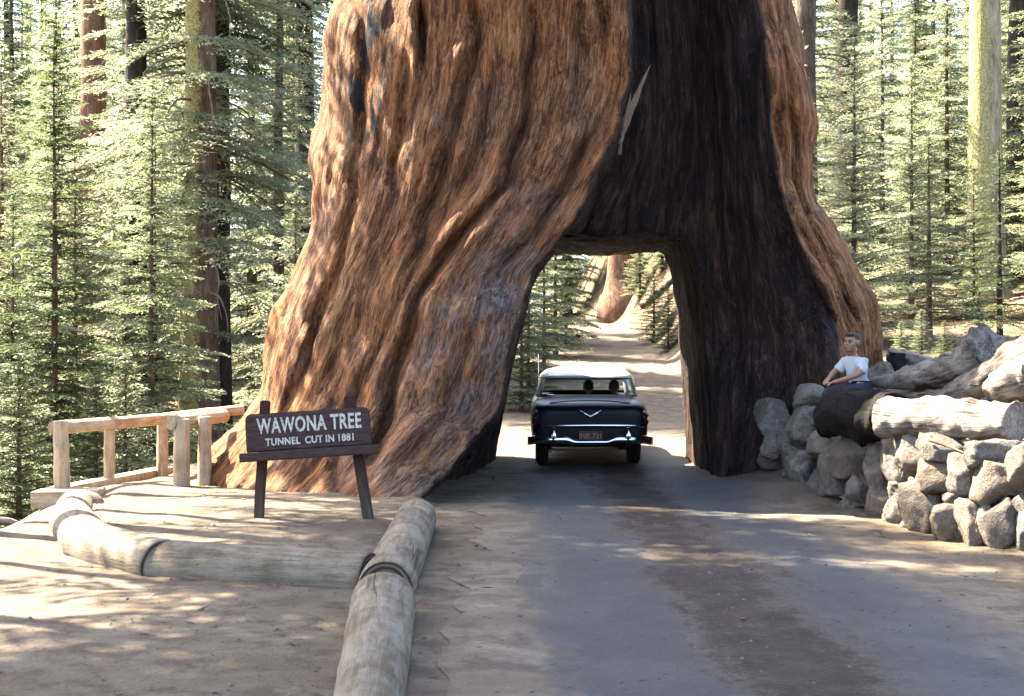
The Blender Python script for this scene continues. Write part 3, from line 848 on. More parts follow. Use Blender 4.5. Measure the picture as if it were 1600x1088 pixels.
for px_, d_, sc_ in ((455, 74, 1.0), (484, 88, 1.1), (18, 78, 1.0), (66, 84, 1.05), (118, 76, 1.0), (165, 95, 1.1), (402, 92, 1.1), (260, 90, 1.1), (42, 100, 1.2), (92, 98, 1.15), (142, 102, 1.2), (192, 88, 1.1), (236, 101, 1.2), (300, 97, 1.2), (430, 103, 1.2), (470, 100, 1.2)):
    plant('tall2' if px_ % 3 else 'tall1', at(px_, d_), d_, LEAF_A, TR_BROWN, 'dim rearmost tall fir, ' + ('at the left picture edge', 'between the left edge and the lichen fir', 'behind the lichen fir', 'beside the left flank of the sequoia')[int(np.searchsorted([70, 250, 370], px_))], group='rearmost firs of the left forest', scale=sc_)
# right
plant('young1', at(1335, 27.5), 27.5, LEAF_C, TR_BROWN, 'bright pointed young fir just right of the sequoia', rot=1.0, scale=.97)
plant('young1', at(1425, 31), 31, LEAF_C, TR_BROWN, 'second bright young fir, behind the grey fallen logs', rot=2.2, scale=.90)
plant('sparse', at(1452, 26.0), 26.0, LEAF_A, TR_BROWN, 'thin open fir sapling on the bank between the bright firs', scale=.80)
plant('young1', at(1522, 30), 30, LEAF_C, TR_BROWN, 'small bright fir hiding the foot of the yellow trunk', scale=.52)
plant('sparse', at(1562, 24), 24, LEAF_B, TR_DARK, 'dark sparse little fir in front of the yellow trunk', scale=.72, rot=.9)
plant('young2', at(1655, 29), 29, LEAF_C, TR_BROWN, 'bright fir at the right picture edge', scale=.75)
plant('young2', at(1480, 37), 37, LEAF_C, TR_BROWN, 'tall bright fir left of the yellow lichen trunk', scale=1.05)
plant('high', at(1258, 42), 42, LEAF_B, TR_BROWN, 'grey brown trunk hard against the right edge of the sequoia', scale=1.0)
plant('high', at(1326, 47), 47, LEAF_B, TR_DARK, 'dark trunk above the tip of the bright pointed fir', scale=1.05)
plant('high', at(1592, 40), 40, LEAF_B, TR_DARK, 'dark trunk right of the yellow lichen trunk', scale=.9)
yt = trunk_mesh(24, .44, (), 55, sides=18)
cr3, lm3 = fir_crown(seed=56, H=24, Rad=3.0, zb=11.5, dz=.5, nb=5, up=.02, droop=.4, leaf=.24, lw=.10, tw=.2, shape=.6, gap=.1)
x_ = at(1540, 33)
make_tree('lichen_fir_tree', 'stout trunk coated in bright yellow lichen at the far right', 'fir tree', None, cr3, yt, LEAF_A, TR_YEL, (x_, 33, ground_z(x_, 33)), 1.0)
# seen through the tunnel
plant('young1', at(815, 31), 31, LEAF_A, TR_BROWN, 'dark young fir seen through the left side of the tunnel', scale=.62)
plant('young2', at(850, 38), 38, LEAF_A, TR_BROWN, 'fir seen through the tunnel above the car roof', scale=.66)
plant('young2', at(885, 50), 50, LEAF_B, TR_BROWN, 'fir at the bend of the uphill road seen through the tunnel', scale=.80)
plant('young2', at(826, 34), 34, LEAF_A, TR_BROWN, 'bushy fir seen through the tunnel left of the car window', scale=.58)
plant('young2', at(868, 45), 45, LEAF_C, TR_BROWN, 'pale fir seen through the tunnel near the road bend', scale=.9)
plant('tall3', at(888, 72), 72, LEAF_B, TR_BROWN, 'dark tall fir beside the far sequoia trunk', scale=.9)
b = Buf()
zz = np.array([-1.5, 0, .5, 1.2, 2.5, 5, 10, 20, 34])
b.add(*tube(np.stack([0 * zz, 0 * zz, zz], 1), [1.5, 1.3, 1.05, .93, .88, .85, .8, .65, .3], 28, jit=.22, seed=4))
x_ = at(978, 63)
make_tree('sequoia_tree', 'far sunlit red sequoia trunk framed by the tunnel', 'sequoia', None, None, b.mesh('trunk'), None, TR_SEQ, (x_, 63, ground_z(x_, 63)), 0, .88)
# trees that stand left of the frame and shade the foreground
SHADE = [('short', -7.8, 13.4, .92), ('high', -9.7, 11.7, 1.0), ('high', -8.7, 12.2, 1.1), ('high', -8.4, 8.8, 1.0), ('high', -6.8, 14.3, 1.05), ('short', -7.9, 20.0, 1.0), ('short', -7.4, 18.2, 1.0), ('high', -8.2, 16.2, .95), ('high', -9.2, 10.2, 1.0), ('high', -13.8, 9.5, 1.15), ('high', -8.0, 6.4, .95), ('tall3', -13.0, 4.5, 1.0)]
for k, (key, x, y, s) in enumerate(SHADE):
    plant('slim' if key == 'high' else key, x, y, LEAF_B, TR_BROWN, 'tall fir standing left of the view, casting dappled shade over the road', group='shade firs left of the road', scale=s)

# --- the rest of the forest
rg = np.random.RandomState(5)
placed = [(o.location.x, o.location.y) for o in COL.objects if o.get('category') in ('fir tree', 'sequoia')]
def scatter(n, xr, yr, md, keys, leafs, label, group, reject=None, sc=(.8, 1.2)):
    c = 0; tries = 0
    while c < n and tries < n * 60:
        tries += 1
        x = rg.uniform(*xr); y = rg.uniform(*yr)
        if reject and reject(x, y): continue
        px = 800 + x / y * 2222
        if (250 < px < 372 and y < 37) or (1490 < px < 1592 and y < 34) or (1280 < px < 1400 and y < 30): continue
        if any((x - a) ** 2 + (y - b) ** 2 < md * md for a, b in placed): continue
        placed.append((x, y)); c += 1
        k = keys[rg.randint(len(keys))]
        lf = leafs[rg.randint(len(leafs))]; bk = [TR_BROWN, TR_BROWN, TR_DARK, TR_RED][rg.randint(4)]
        px = 800 + x / y * 2222
        if px < 640: wh = ('at the left picture edge', 'between the left edge and the lichen fir', 'behind the lichen fir', 'beside the left flank of the sequoia')[int(np.searchsorted([70, 250, 370], px))]
        elif px > 1180: wh = ('beside the right flank of the sequoia', 'behind the bright pointed fir', 'left of the yellow trunk', 'at the right picture edge')[int(np.searchsorted([1300, 1400, 1520], px))]
        else: wh = 'seen through the tunnel'
        lb = '%s %s, %s trunk, %s' % ('pale' if lf == LEAF_C else 'green', label, {TR_BROWN: 'brown', TR_DARK: 'black', TR_RED: 'reddish'}[bk], wh)
        plant(k, x, y, lf, bk, lb, 'fir tree', 'fir_tree', group, rg.uniform(0, 6.28), rg.uniform(*sc))
fl = lambda x, y: x > -.20 * y or x < -.41 * y
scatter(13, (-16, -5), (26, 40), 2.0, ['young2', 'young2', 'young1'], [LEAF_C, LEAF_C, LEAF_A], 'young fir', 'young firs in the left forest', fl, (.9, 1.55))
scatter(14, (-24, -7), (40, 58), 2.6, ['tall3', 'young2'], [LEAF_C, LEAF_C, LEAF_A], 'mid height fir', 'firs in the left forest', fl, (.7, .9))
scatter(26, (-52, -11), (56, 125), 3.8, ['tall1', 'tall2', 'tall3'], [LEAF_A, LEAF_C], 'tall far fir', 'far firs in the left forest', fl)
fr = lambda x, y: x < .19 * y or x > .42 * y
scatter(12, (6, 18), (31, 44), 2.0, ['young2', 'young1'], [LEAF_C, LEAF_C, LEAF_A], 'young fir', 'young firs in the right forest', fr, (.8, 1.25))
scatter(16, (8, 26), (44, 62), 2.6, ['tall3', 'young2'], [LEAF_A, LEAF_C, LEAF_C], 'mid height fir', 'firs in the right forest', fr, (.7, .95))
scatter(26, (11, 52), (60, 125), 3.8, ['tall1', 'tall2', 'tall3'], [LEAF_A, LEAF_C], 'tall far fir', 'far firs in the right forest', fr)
fc = lambda x, y: abs(x - road_c(y)) < 3.5 or (y < 58 and x > 2) or (y > 56 and y < 82 and x > -14 and x < 7)
scatter(16, (-6, 13), (50, 110), 2.6, ['tall3', 'tall1', 'young2'], [LEAF_A, LEAF_C], 'fir beyond the uphill road', 'firs seen through the tunnel', fc)

for px_, d_, sc_, lb_ in ((1408, 23, .26, 'low green shrub on the bank close to the right foot of the sequoia'), (1440, 24, .30, 'low shrub under the thin open sapling on the bank'), (1476, 23.5, .24, 'small shrub at the edge of the lit bank left of the root end'), (1530, 26, .35, 'low bush below the yellow lichen trunk')):
    plant('small', at(px_, d_), d_, LEAF_A, TR_BROWN, lb_, 'shrub', 'shrub', scale=sc_)

for px_, d_, sc_, lb_ in ((1022, 50, .9, 'dark bush on the bright bank right of the uphill road'), (1044, 46, .7, 'small bush high on the bank at the right lip of the tunnel view'), (1000, 60, .9, 'bush at the foot of the far sequoia trunk'), (1035, 58, 1.1, 'bushy little fir on top of the far bank')):
    plant('small', at(px_, d_), d_, LEAF_A, TR_BROWN, lb_, 'shrub', 'shrub', scale=sc_)
# ---------------------------------------------------------------- logs
def log_obj(name, pts, radii, mat, end_mat, sides=20, jit=.10, seed=0, n=None, parent=None, lump=0.0, flat=1.0):
    """log along world points; object X runs with the grain so the wood material follows it"""
    pts = np.array([tuple(p) for p in pts], float)
    rad = np.broadcast_to(np.asarray(radii, float), (len(pts),))
    dist = np.concatenate([[0], np.cumsum(np.linalg.norm(np.diff(pts, axis=0), axis=1))])
    n = n or max(8, int(dist[-1] / (.035 if lump else .10)))
    # smooth resample
    s = np.linspace(0, dist[-1], n)
    for _ in range(1):
        pp = np.stack([np.interp(s, dist, pts[:, k]) for k in range(3)], 1)
    rr = np.interp(s, dist, rad)
    if len(pts) > 2:
        k = np.ones(5) / 5
        pad = np.concatenate([[pp[0]] * 2, pp, [pp[-1]] * 2])
        sm = np.stack([np.convolve(pad[:, i], k, 'valid') for i in range(3)], 1)
        pp[1:-1] = sm[1:-1]
    o0 = Vector(pp[0]); xa = (Vector(pp[-1]) - o0).normalized()
    M = xa.to_track_quat('X', 'Z').to_matrix()
    loc = np.array([(M.transposed() @ (Vector(p) - o0))[:] for p in pp])
    # worn, rounded rims at both cut ends
    e = .035
    loc = np.concatenate([loc[:1], loc[:1] + (loc[1] - loc[0]) * .12, loc[:1] + (loc[1] - loc[0]) * .4, loc[1:-1], loc[-1:] - (loc[-1] - loc[-2]) * .4, loc[-1:] - (loc[-1] - loc[-2]) * .12, loc[-1:]])
    rr = np.concatenate([rr[:1] * .965, rr[:1] * .995, rr[:1], rr[1:-1], rr[-1:], rr[-1:] * .995, rr[-1:] * .965])
    V, Q = tube(loc, rr, sides, True, jit, seed, flat)
    if lump:
        nn = (fbm3(V[:, 0] * 2.2, V[:, 1] * 4, V[:, 2] * 4, 50 + seed, 3) + .35 * np.abs(fbm3(V[:, 0] * 9, V[:, 1] * 6, V[:, 2] * 6, 70 + seed, 2)))[:, None]
        ctr = np.stack([V[:, 0], np.interp(V[:, 0], loc[:, 0], loc[:, 1]), np.interp(V[:, 0], loc[:, 0], loc[:, 2])], 1)
        V = V + (V - ctr) * nn * lump
    me = mesh_np(name, V, Q)
    m_ = len(loc); arc = np.concatenate([[0], np.cumsum(np.linalg.norm(np.diff(loc, axis=0), axis=1))])
    th = np.linspace(0, 2 * np.pi, sides, endpoint=False)
    W = np.stack([np.repeat(arc, sides), np.outer(rr, np.cos(th)).ravel(), np.outer(rr, np.sin(th)).ravel()], 1)
    W = np.concatenate([W, [[0, 0, 0], [arc[-1], 0, 0]]]) + np.array([seed * 3.7, seed * 1.9, 0])
    a_ = me.attributes.new('wood', 'FLOAT_VECTOR', 'POINT'); a_.data.foreach_set('vector', W.astype(np.float32).ravel())
    nc = sides
    idx = np.zeros(len(Q), np.int32); idx[-sides:] = 1
    o = link(name, me, mat, parent)
    me.materials.append(end_mat)
    me.polygons.foreach_set('material_index', idx)
    sm = np.ones(len(Q), bool); sm[-sides:] = False
    me.polygons.foreach_set('use_smooth', sm)
    o.matrix_world = Matrix.Translation(o0) @ M.to_4x4()
    return o

def mat_endgrain():
    t = NT('log_end_grain')
    o = t.obj()
    r = t.n('VectorMath', {'operation': 'LENGTH'}, _0=t.scale(o, (0, 1, 1))).outputs['Value']
    w = t.n('TexWave', {'wave_type': 'RINGS', 'rings_direction': 'X'}, Vector=o, Scale=9.0, Distortion=2.0, Detail=3.0).outputs['Fac']
    c = t.ramp(t.math('ADD', t.math('MULTIPLY', w, .5), t.math('MULTIPLY', t.noise(o, 12, 4), .5)), [(.25, (0.036, 0.02304, 0.01728)), (.55, (0.0864, 0.0612, 0.0432)), (.8, (0.144, 0.108, 0.0792))])
    t.bsdf(c, .9, t.bump(w, .3, .01), spec=.1)
    return t.m
MAT_END = mat_endgrain()

def gz(x, y, up): return (x, y, ground_z(x, y) + up)

G = 'half buried kerb logs'
tag(log_obj('kerb_log', [(-.44, 3.2, .00), (-.66, 6.6, .02), (-.81, 8.98, .035)], [.15, .165, .205], MAT_LOG, MAT_END, 28, .035, 1), 'nearest kerb log, long and cracked, running out of the bottom edge', 'log', G)
tag(log_obj('kerb_log', [(-.845, 9.50, .035), (-.87, 11.5, .05), (-.90, 13.45, .06)], [.19, .195, .185], MAT_LOG, MAT_END, 28, .035, 2), 'short kerb log with a dark cut end, between the nearest log and the sequoia foot', 'log', G)
tag(log_obj('kerb_log', [(-.99, 9.96, .02), (-1.9, 10.3, .02), (-2.655, 10.64, .02)], [.20, .205, .20], MAT_LOG, MAT_END, 28, .035, 3), 'long shaded kerb log lying crosswise in front of the sign', 'log', G)
tag(log_obj('kerb_log', [(-2.58, 10.55, .03), (-3.10, 11.15, .03), (-3.52, 11.75, .04)], [.20, .21, .205], MAT_LOG, MAT_END, 28, .04, 4), 'short kerb log left of the crosswise log, turning away from the viewer', 'log', G)
tag(log_obj('kerb_log', [(-3.44, 11.64, .03), (-4.12, 13.3, .04), (-4.50, 14.7, .02), (-4.72, 15.9, -.10)], [.205, .205, .195, .17], MAT_LOG, MAT_END, 28, .04, 5), 'kerb log at the far left, lying in bright sun', 'log', G)

# ---------------------------------------------------------------- sign
def local_mesh(root, o):
    """shift a mesh built in world coordinates under its root"""
    m = o.data; M = root.matrix_basis.inverted(); m.transform(M)
    o.parent = root
    return o

MAT_SIGN = NT('sign_brown_paint')
_t = MAT_SIGN; _o = _t.obj(); _n = _t.noise(_t.scale(_o, (1, 1, 6)), 9, 5, .6)
_c = _t.ramp(_n, [(.40, (.015, .0042, .003)), (.5, (.028, .0078, .0052)), (.62, (.050, .018, .012))])
_t.bsdf(_c, .6, _t.bump(_n, .35, .008), spec=.35); MAT_SIGN = MAT_SIGN.m
_t = NT('sign_post_wood'); _o = _t.obj(); _n = _t.noise(_t.scale(_o, (1, 1, .12)), 26, 5, .65)
_z = _t.sep(_o)[2]
_c1 = _t.ramp(_n, [(.3, (0.0216, 0.00936, 0.0072)), (.6, (0.0396, 0.01872, 0.0144)), (.78, (0.0864, 0.054, 0.0396))])
_c2 = _t.ramp(_n, [(.3, (0.0324, 0.02376, 0.01728)), (.55, (0.0648, 0.05184, 0.03888)), (.78, (0.108, 0.09072, 0.072))])
_c = _t.mix(_t.mapr(_t.math('ADD', _z, _t.math('MULTIPLY', _n, .35)), .50, .95), _c2, _c1)
_t.bsdf(_c, .8, _t.bump(_n, .5, .01), spec=.2); MAT_SPOST = _t.m
MAT_LETTER = NT('sign_letter_paint'); _t = MAT_LETTER
_n = _t.noise(_t.obj(), 40, 4, .6)
_t.bsdf(_t.ramp(_n, [(.38, (.24, .22, .18)), (.52, (.46, .43, .37))]), .7); MAT_LETTER = _t.m

SD = 12.8
sroot = thing('wooden_sign', 'brown routed wooden sign on two leaning posts reading WAWONA TREE', 'sign', (at(490, SD), SD, ground_z(at(490, SD), SD)))
roll = R(3.6)
ctr = P(482, 672, SD)
RM = Euler((R(-4), -roll, R(2))).to_matrix()
def sbox(name, c, s, mat, bev):
    bm = bmesh.new(); box_bm(bm, (0, 0, 0), s)
    bmesh.ops.bevel(bm, geom=[e for e in bm.edges], offset=bev, segments=2, affect='EDGES', profile=.6)
    me = bpy.data.meshes.new(name); bm.to_mesh(me); bm.free()
    o = link(name, me, mat, sroot)
    o.matrix_basis = Matrix.Translation(Vector(c) - sroot.location) @ RM.to_4x4()
    return o
# board with rounded top corners and worn edges
bm = bmesh.new()
bw, bh, bt = 1.118, .345, .075
pr = []
for (cx_, cz_, a0, r_) in ((bw / 2, bh / 2, 0, .055), (-bw / 2, bh / 2, 90, .055), (-bw / 2, -bh / 2, 180, .015), (bw / 2, -bh / 2, 270, .015)):
    for k in range(6):
        a = R(a0 + 90 * k / 5)
        pr.append((cx_ - math.copysign(r_, cx_) + r_ * math.cos(a), cz_ - math.copysign(r_, cz_) + r_ * math.sin(a)))
f1 = bm.faces.new([bm.verts.new((x, -bt / 2, z)) for x, z in pr])
ex_ = bmesh.ops.extrude_face_region(bm, geom=[f1])
bmesh.ops.translate(bm, vec=(0, bt, 0), verts=[v for v in ex_['geom'] if isinstance(v, bmesh.types.BMVert)])
bmesh.ops.recalc_face_normals(bm, faces=bm.faces)
bmesh.ops.bevel(bm, geom=[e for e in bm.edges if abs(e.verts[0].co.y - e.verts[1].co.y) < 1e-6], offset=.014, segments=3, affect='EDGES')
me = bpy.data.meshes.new('board'); bm.to_mesh(me); bm.free()
bo = link('board', me, MAT_SIGN, sroot)
bo.matrix_basis = Matrix.Translation(ctr - sroot.location) @ RM.to_4x4()
off = RM @ Vector((0, -.025, -.213))
sbox('ledge', ctr + off, (1.235, .16, .082), MAT_SIGN, .012)
for tx, ty, bx, by, w in ((415, 626, 402, 816, .085), (546, 619, 583, 814, .095)):
    a = P(tx, ty, SD + .085); b_ = P(bx, by, SD + .085); b_.z -= .25
    ax = (a - b_); L = ax.length
    bm = bmesh.new(); box_bm(bm, (0, 0, L / 2), (w, .085, L))
    bmesh.ops.subdivide_edges(bm, edges=[e for e in bm.edges if abs(e.verts[0].co.z - e.verts[1].co.z) > .1], cuts=8)
    for v in bm.verts:
        v.co.x += .006 * noise3(v.co.z * 3, w * 90, v.co.y * 5).item()
    bmesh.ops.bevel(bm, geom=[e for e in bm.edges if len(e.link_faces) == 2 and e.calc_face_angle(0) > .6], offset=.01, segments=2, affect='EDGES')
    me = bpy.data.meshes.new('post'); bm.to_mesh(me); bm.free()
    o = link('post', me, MAT_SPOST, sroot)
    o.matrix_basis = Matrix.Translation(b_ - sroot.location) @ ax.to_track_quat('Z', 'Y').to_matrix().to_4x4() @ Matrix.Rotation(R(90), 4, 'Z') if False else Matrix.Translation(b_ - sroot.location) @ Matrix.Rotation(math.atan2(ax.x, ax.z), 4, 'Y')

def letters(text, x0, x1, zc, hgt, boldness, wspace=1.0):
    cu = bpy.data.curves.new('lettering', 'FONT'); cu.body = text; cu.size = 1; cu.extrude = .03; cu.offset = boldness
    cu.space_word = wspace; cu.space_character = 1.08; cu.resolution_u = 3
    ob = bpy.data.objects.new('lettering', cu); COL.objects.link(ob)
    bpy.context.view_layer.update()
    me = bpy.data.meshes.new_from_object(ob.evaluated_get(bpy.context.evaluated_depsgraph_get()))
    bpy.data.objects.remove(ob, do_unlink=True); bpy.data.curves.remove(cu)
    bm = bmesh.new(); bm.from_mesh(me); bpy.data.meshes.remove(me)
    xs = [v.co.x for v in bm.verts]; ys = [v.co.y for v in bm.verts]
    sx = (x1 - x0) / (max(xs) - min(xs)); sy = hgt / (max(ys) - min(ys)); mx, my = min(xs), min(ys)
    for v in bm.verts:
        x, y, z = v.co
        v.co = (x0 + (x - mx) * sx, -bt / 2 - .001 - (z + .03) / .06 * .007 + .001, zc + (y - my) * sy - hgt / 2)
    # one object per letter
    seen = set()
    groups = []
    for v in bm.verts:
        if v in seen: continue
        st = [v]; seen.add(v); g = []
        while st:
            q = st.pop(); g.append(q)
            for e in q.link_edges:
                w_ = e.other_vert(q)
                if w_ not in seen: seen.add(w_); st.append(w_)
        groups.append(g)
    for g in groups:
        gs = set(g)
        ix = {v: i for i, v in enumerate(g)}
        fs = [[ix[v] for v in f.verts] for f in bm.faces if f.verts[0] in gs]
        ml = bpy.data.meshes.new('letter'); ml.from_pydata([tuple(v.co) for v in g], [], fs); ml.update()
        link('letter', ml, MAT_LETTER, bo)
    bm.free()
letters('WAWONA TREE', -.455, .480, .058, .142, .026, 1.0)
letters('TUNNEL  CUT IN 1881', -.385, .405, -.088, .067, .030, .8)

# ---------------------------------------------------------------- railing and platform edge
rroot = thing('log_railing', 'pale peeled log railing along the platform edge left of the sequoia', 'railing', (at(200, 18.2), 18.2, -.1))
def rail(name, a, b, r0, r1, seed):
    o = log_obj(name, [a, (a + b) / 2, b], [r0, (r0 + r1) / 2, r1], MAT_RAIL, MAT_RAIL, 14, .08, seed, n=14)
    M = o.matrix_world.copy(); o.parent = rroot
    o.matrix_parent_inverse = Matrix.Translation(rroot.location).inverted()
    o.matrix_basis = M
    return o
for px, yt_, yb_, d, r, sd in ((95, 658, 768, 17.0, .098, 1), (171, 664, 758, 18.4, .072, 2), (254, 654, 745, 19.75, .08, 3), (284, 655, 768, 17.8, .105, 4), (320, 651, 765, 18.0, .09, 5)):
    rail('post', P(px + (3 if px < 100 else 0), yb_ + 8, d), P(px, yt_, d), r, r * .92, sd)
rail('rail', P(84, 669, 16.95), P(268, 654, 20.0), .085, .08, 6)
rail('rail', P(266, 661, 17.72), P(352, 650, 18.6), .092, .085, 7)
rail('rail', P(256, 654, 20.05), P(380, 640, 20.6), .08, .075, 8)
proot = thing('wooden_platform', 'white sunlit platform beam end on a stubby support below the railing corner', 'platform', (-5.3, 17.0, -.4))
bm = bmesh.new(); box_bm(bm, (0, 0, 0), (.78, .42, .20))
me = bm_obj('beam', bm, MAT_RAIL, proot, .02); me.location = P(108, 778, 16.75) - proot.location; me.rotation_euler = (0, R(-1.5), R(4))
bm = bmesh.new(); box_bm(bm, (0, 0, 0), (.22, .22, .9))
me = bm_obj('support_post', bm, MAT_DRIFT, proot, .02); me.location = P(93, 835, 16.9) - proot.location
bm = bmesh.new(); box_bm(bm, (0, 0, 0), (.24, 3.3, .20))
me = bm_obj('side_beam', bm, MAT_RAIL, proot, .02); me.location = Vector((-5.22, 18.7, -.09)) - proot.location; me.rotation_euler = (0, 0, R(-10))

def add_wood(o, axis=0):
    co = np.empty(len(o.data.vertices) * 3, np.float32); o.data.vertices.foreach_get('co', co); co = co.reshape(-1, 3)
    co = np.roll(co, -axis, 1)
    a_ = o.data.attributes.new('wood', 'FLOAT_VECTOR', 'POINT'); a_.data.foreach_set('vector', np.ascontiguousarray(co).ravel())
for o_, ax_ in zip(proot.children, (0, 2, 1)): add_wood(o_, ax_)
# ---------------------------------------------------------------- dry stone wall
def mat_stone():
    t = NT('granite_fieldstone')
    oi = t.n('ObjectInfo').outputs['Random']
    fz = t.math('FRACT', t.math('MULTIPLY', oi, 7.3))
    p = t.pos()
    n = t.noise(p, 2.6, 6, .65); m = t.noise(p, 14, 5, .65); f = t.noise(p, 70, 3, .7)
    c = t.ramp(t.math('ADD', t.math('MULTIPLY', n, .55), t.math('MULTIPLY', m, .45)), [(.40, (0.06552, 0.05443, 0.04568)), (.48, (0.131, 0.1143, 0.09926)), (.54, (0.1872, 0.1687, 0.151)), (.62, (0.2527, 0.2313, 0.2037))])
    c = t.mix(t.math('MULTIPLY', oi, .85), c, t.mix(fz, (0.1778, 0.1361, 0.101), (0.0936, 0.08346, 0.0773)))
    c = t.mix(t.mapr(f, .56, .64, 0, .6), c, (0.06552, 0.05443, 0.04831))
    c = t.mix(t.mapr(t.noise(p, 5, 4, .7), .60, .68, 0, .5), c, (0.1591, 0.1588, 0.123))
    h = t.math('ADD', t.math('MULTIPLY', m, 1.0), t.math('MULTIPLY', f, .35))
    t.bsdf(c, .92, t.bump(h, 1.0, .06), spec=.15)
    return t.m
MAT_STONE = mat_stone()

def stone_mesh(w, d, h, seed, sub=4, amp=.22, block=.5):
    bm = bmesh.new(); bmesh.ops.create_icosphere(bm, subdivisions=sub, radius=1.0)
    V = np.array([v.co[:] for v in bm.verts]); F = np.array([[v.index for v in f.verts] for f in bm.faces])
    bm.free()
    # squarish rounded block with a few chipped planes
    k = np.max(np.abs(V), axis=1)[:, None]
    V = V * (1 - block) + V / k * block * .9
    rg = np.random.RandomState(seed)
    for _ in range(11):
        nrm = rg.normal(size=3); nrm /= np.linalg.norm(nrm); o = rg.uniform(.58, .86)
        dd = V @ nrm - o
        V = V - np.where(dd > 0, dd * .85, 0)[:, None] * nrm
    V = V * (1 + amp * fbm3(V[:, 0] * 1.3 + seed * 3.1, V[:, 1] * 1.3, V[:, 2] * 1.3 + seed, 60, 4)[:, None] * .55)
    return mesh_np('stone', V * np.array([w / 2, d / 2, h / 2]), F)

wbase_px = [1190, 1230, 1350, 1440, 1490, 1600]
def wall_d(px, py, base=None):
    d0 = np.interp(px, wbase_px, [17.4, 16.5, 14.6, 13.1, 12.4, 11.55])
    pb = np.interp(px, wbase_px, [718, 748, 808, 836, 858, 870])
    return float(d0 + max(0, (pb - py)) * d0 / 2222 * .42)
STONES = [  # px, py, width, height in photo pixels
    (1248, 727, 46, 66), (1292, 696, 52, 46), (1341, 706, 88, 60), (1374, 733, 42, 70), (1315, 748, 50, 64), (1281, 760, 38, 44),
    (1404, 722, 40, 72), (1437, 714, 60, 58), (1470, 706, 56, 46), (1468, 742, 56, 50), (1374, 790, 44, 64), (1406, 800, 42, 52),
    (1406, 770, 34, 26), (1446, 796, 54, 76), (1438, 761, 36, 26), (1485, 826, 50, 68), (1520, 820, 40, 78), (1540, 806, 34, 46),
    (1570, 824, 50, 78), (1516, 742, 66, 56), (1562, 752, 70, 66), (1592, 795, 38, 40), (1556, 712, 80, 40), (1260, 664, 48, 50),
    (1207, 656, 50, 50), (1216, 698, 46, 42), (1268, 620, 46, 34), (1232, 690, 34, 34), (1345, 763, 40, 44), (1332, 790, 34, 30),
    (1204, 722, 32, 30), (1604, 730, 60, 70), (1604, 836, 40, 66), (1300, 790, 26, 20), (1421, 824, 26, 22), (1492, 780, 34, 28), (1374, 585, 40, 34),
    (1527, 783, 30, 22), (1232, 766, 24, 18), (1262, 776, 22, 16), (1350, 822, 24, 14),
]
_rg = np.random.RandomState(91)
for _ in range(46):      # small rubble wedged between the boulders
    px_ = _rg.uniform(1200, 1600); t_ = _rg.uniform(0, 1)
    lo_ = np.interp(px_, wbase_px, [712, 742, 800, 828, 852, 868]); hi_ = np.interp(px_, [1195, 1290, 1440, 1600], [655, 682, 698, 712])
    STONES.append((px_, lo_ + (hi_ - lo_) * t_, _rg.uniform(13, 24), _rg.uniform(11, 20)))
wroot = thing('stone_wall', 'dry stacked wall of grey boulders along the right side of the road', 'stone wall', (3.9, 14.0, .1))
for k, (px, py, w, h) in enumerate(STONES):
    d = wall_d(px, py)
    if (px, py) == (1374, 585): d = 16.6
    s = d / 2222.0 * 1.34
    me = stone_mesh(w * s, (w * .5 + h * .5) * s * 1.15, h * s, k + 1, 4 if w > 26 else 3)
    o = link('stone', me, MAT_STONE, wroot)
    o.location = P(px, py, d + .1) - wroot.location
    rg = np.random.RandomState(k)
    o.rotation_euler = (rg.uniform(-.12, .12), rg.uniform(-.18, .18), rg.uniform(-.35, .35))

# ---------------------------------------------------------------- fallen logs on the bank
GL = 'fallen logs on the bank'
tag(log_obj('fallen_log', [P(1290, 658, 15.2), P(1312, 648, 15.0), P(1342, 646, 14.8), P(1394, 652, 14.1)], [.16, .24, .275, .22], MAT_CHAR, MAT_CHAR, 24, .22, 11, lump=.22), 'black charred log the boy sits on, on top of the stones', 'log', GL)
tag(log_obj('fallen_log', [P(1383, 654, 13.9), P(1480, 656, 13.3), P(1588, 660, 12.6)], [.20, .195, .17], MAT_DRIFT, MAT_DRIFT, 44, .14, 12, lump=.17), 'thick knotted grey log lying along the wall top right of the charred log', 'log', GL)
tag(log_obj('fallen_log', [P(1362, 597, 15.6), P(1420, 592, 15.2), P(1480, 583, 14.8), P(1525, 562, 14.5), P(1552, 545, 14.3)], [.05, .15, .21, .23, .30], MAT_DRIFT, MAT_DRIFT, 40, .2, 13, lump=.22, flat=.8), 'tapering grey fallen trunk whose broad root end points up at the right', 'log', GL)
tag(log_obj('fallen_log', [P(1450, 634, 14.3), P(1515, 605, 14.0), P(1570, 577, 13.6), P(1640, 548, 13.0)], [.07, .13, .17, .21], MAT_DRIFT, MAT_DRIFT, 40, .2, 14, lump=.18), 'bright slanting log running off the right edge above the knotted grey log', 'log', GL)
tag(log_obj('fallen_log', [P(1392, 556, 18.6), P(1440, 566, 18.2), P(1470, 572, 18.0)], [.10, .10, .07], MAT_DRIFT, MAT_DRIFT, 14, .2, 15, lump=.15), 'short pale log on the ground by the right foot of the sequoia', 'log', GL)
tag(log_obj('stump', [P(1399, 600, 17.0), P(1400, 575, 17.0), P(1402, 552, 17.0)], [.16, .13, .09], MAT_CHAR, MAT_CHAR, 16, .3, 16, lump=.3), 'small dark snag between the boy and the pale short log', 'stump')
tag(log_obj('root_wad', [P(1552, 612, 13.2), P(1582, 598, 12.9), P(1618, 590, 12.7)], [.10, .19, .17], MAT_DRIFT, MAT_DRIFT, 24, .3, 17, lump=.35), 'knotty root lump at the right edge under the slanting bright log', 'root')
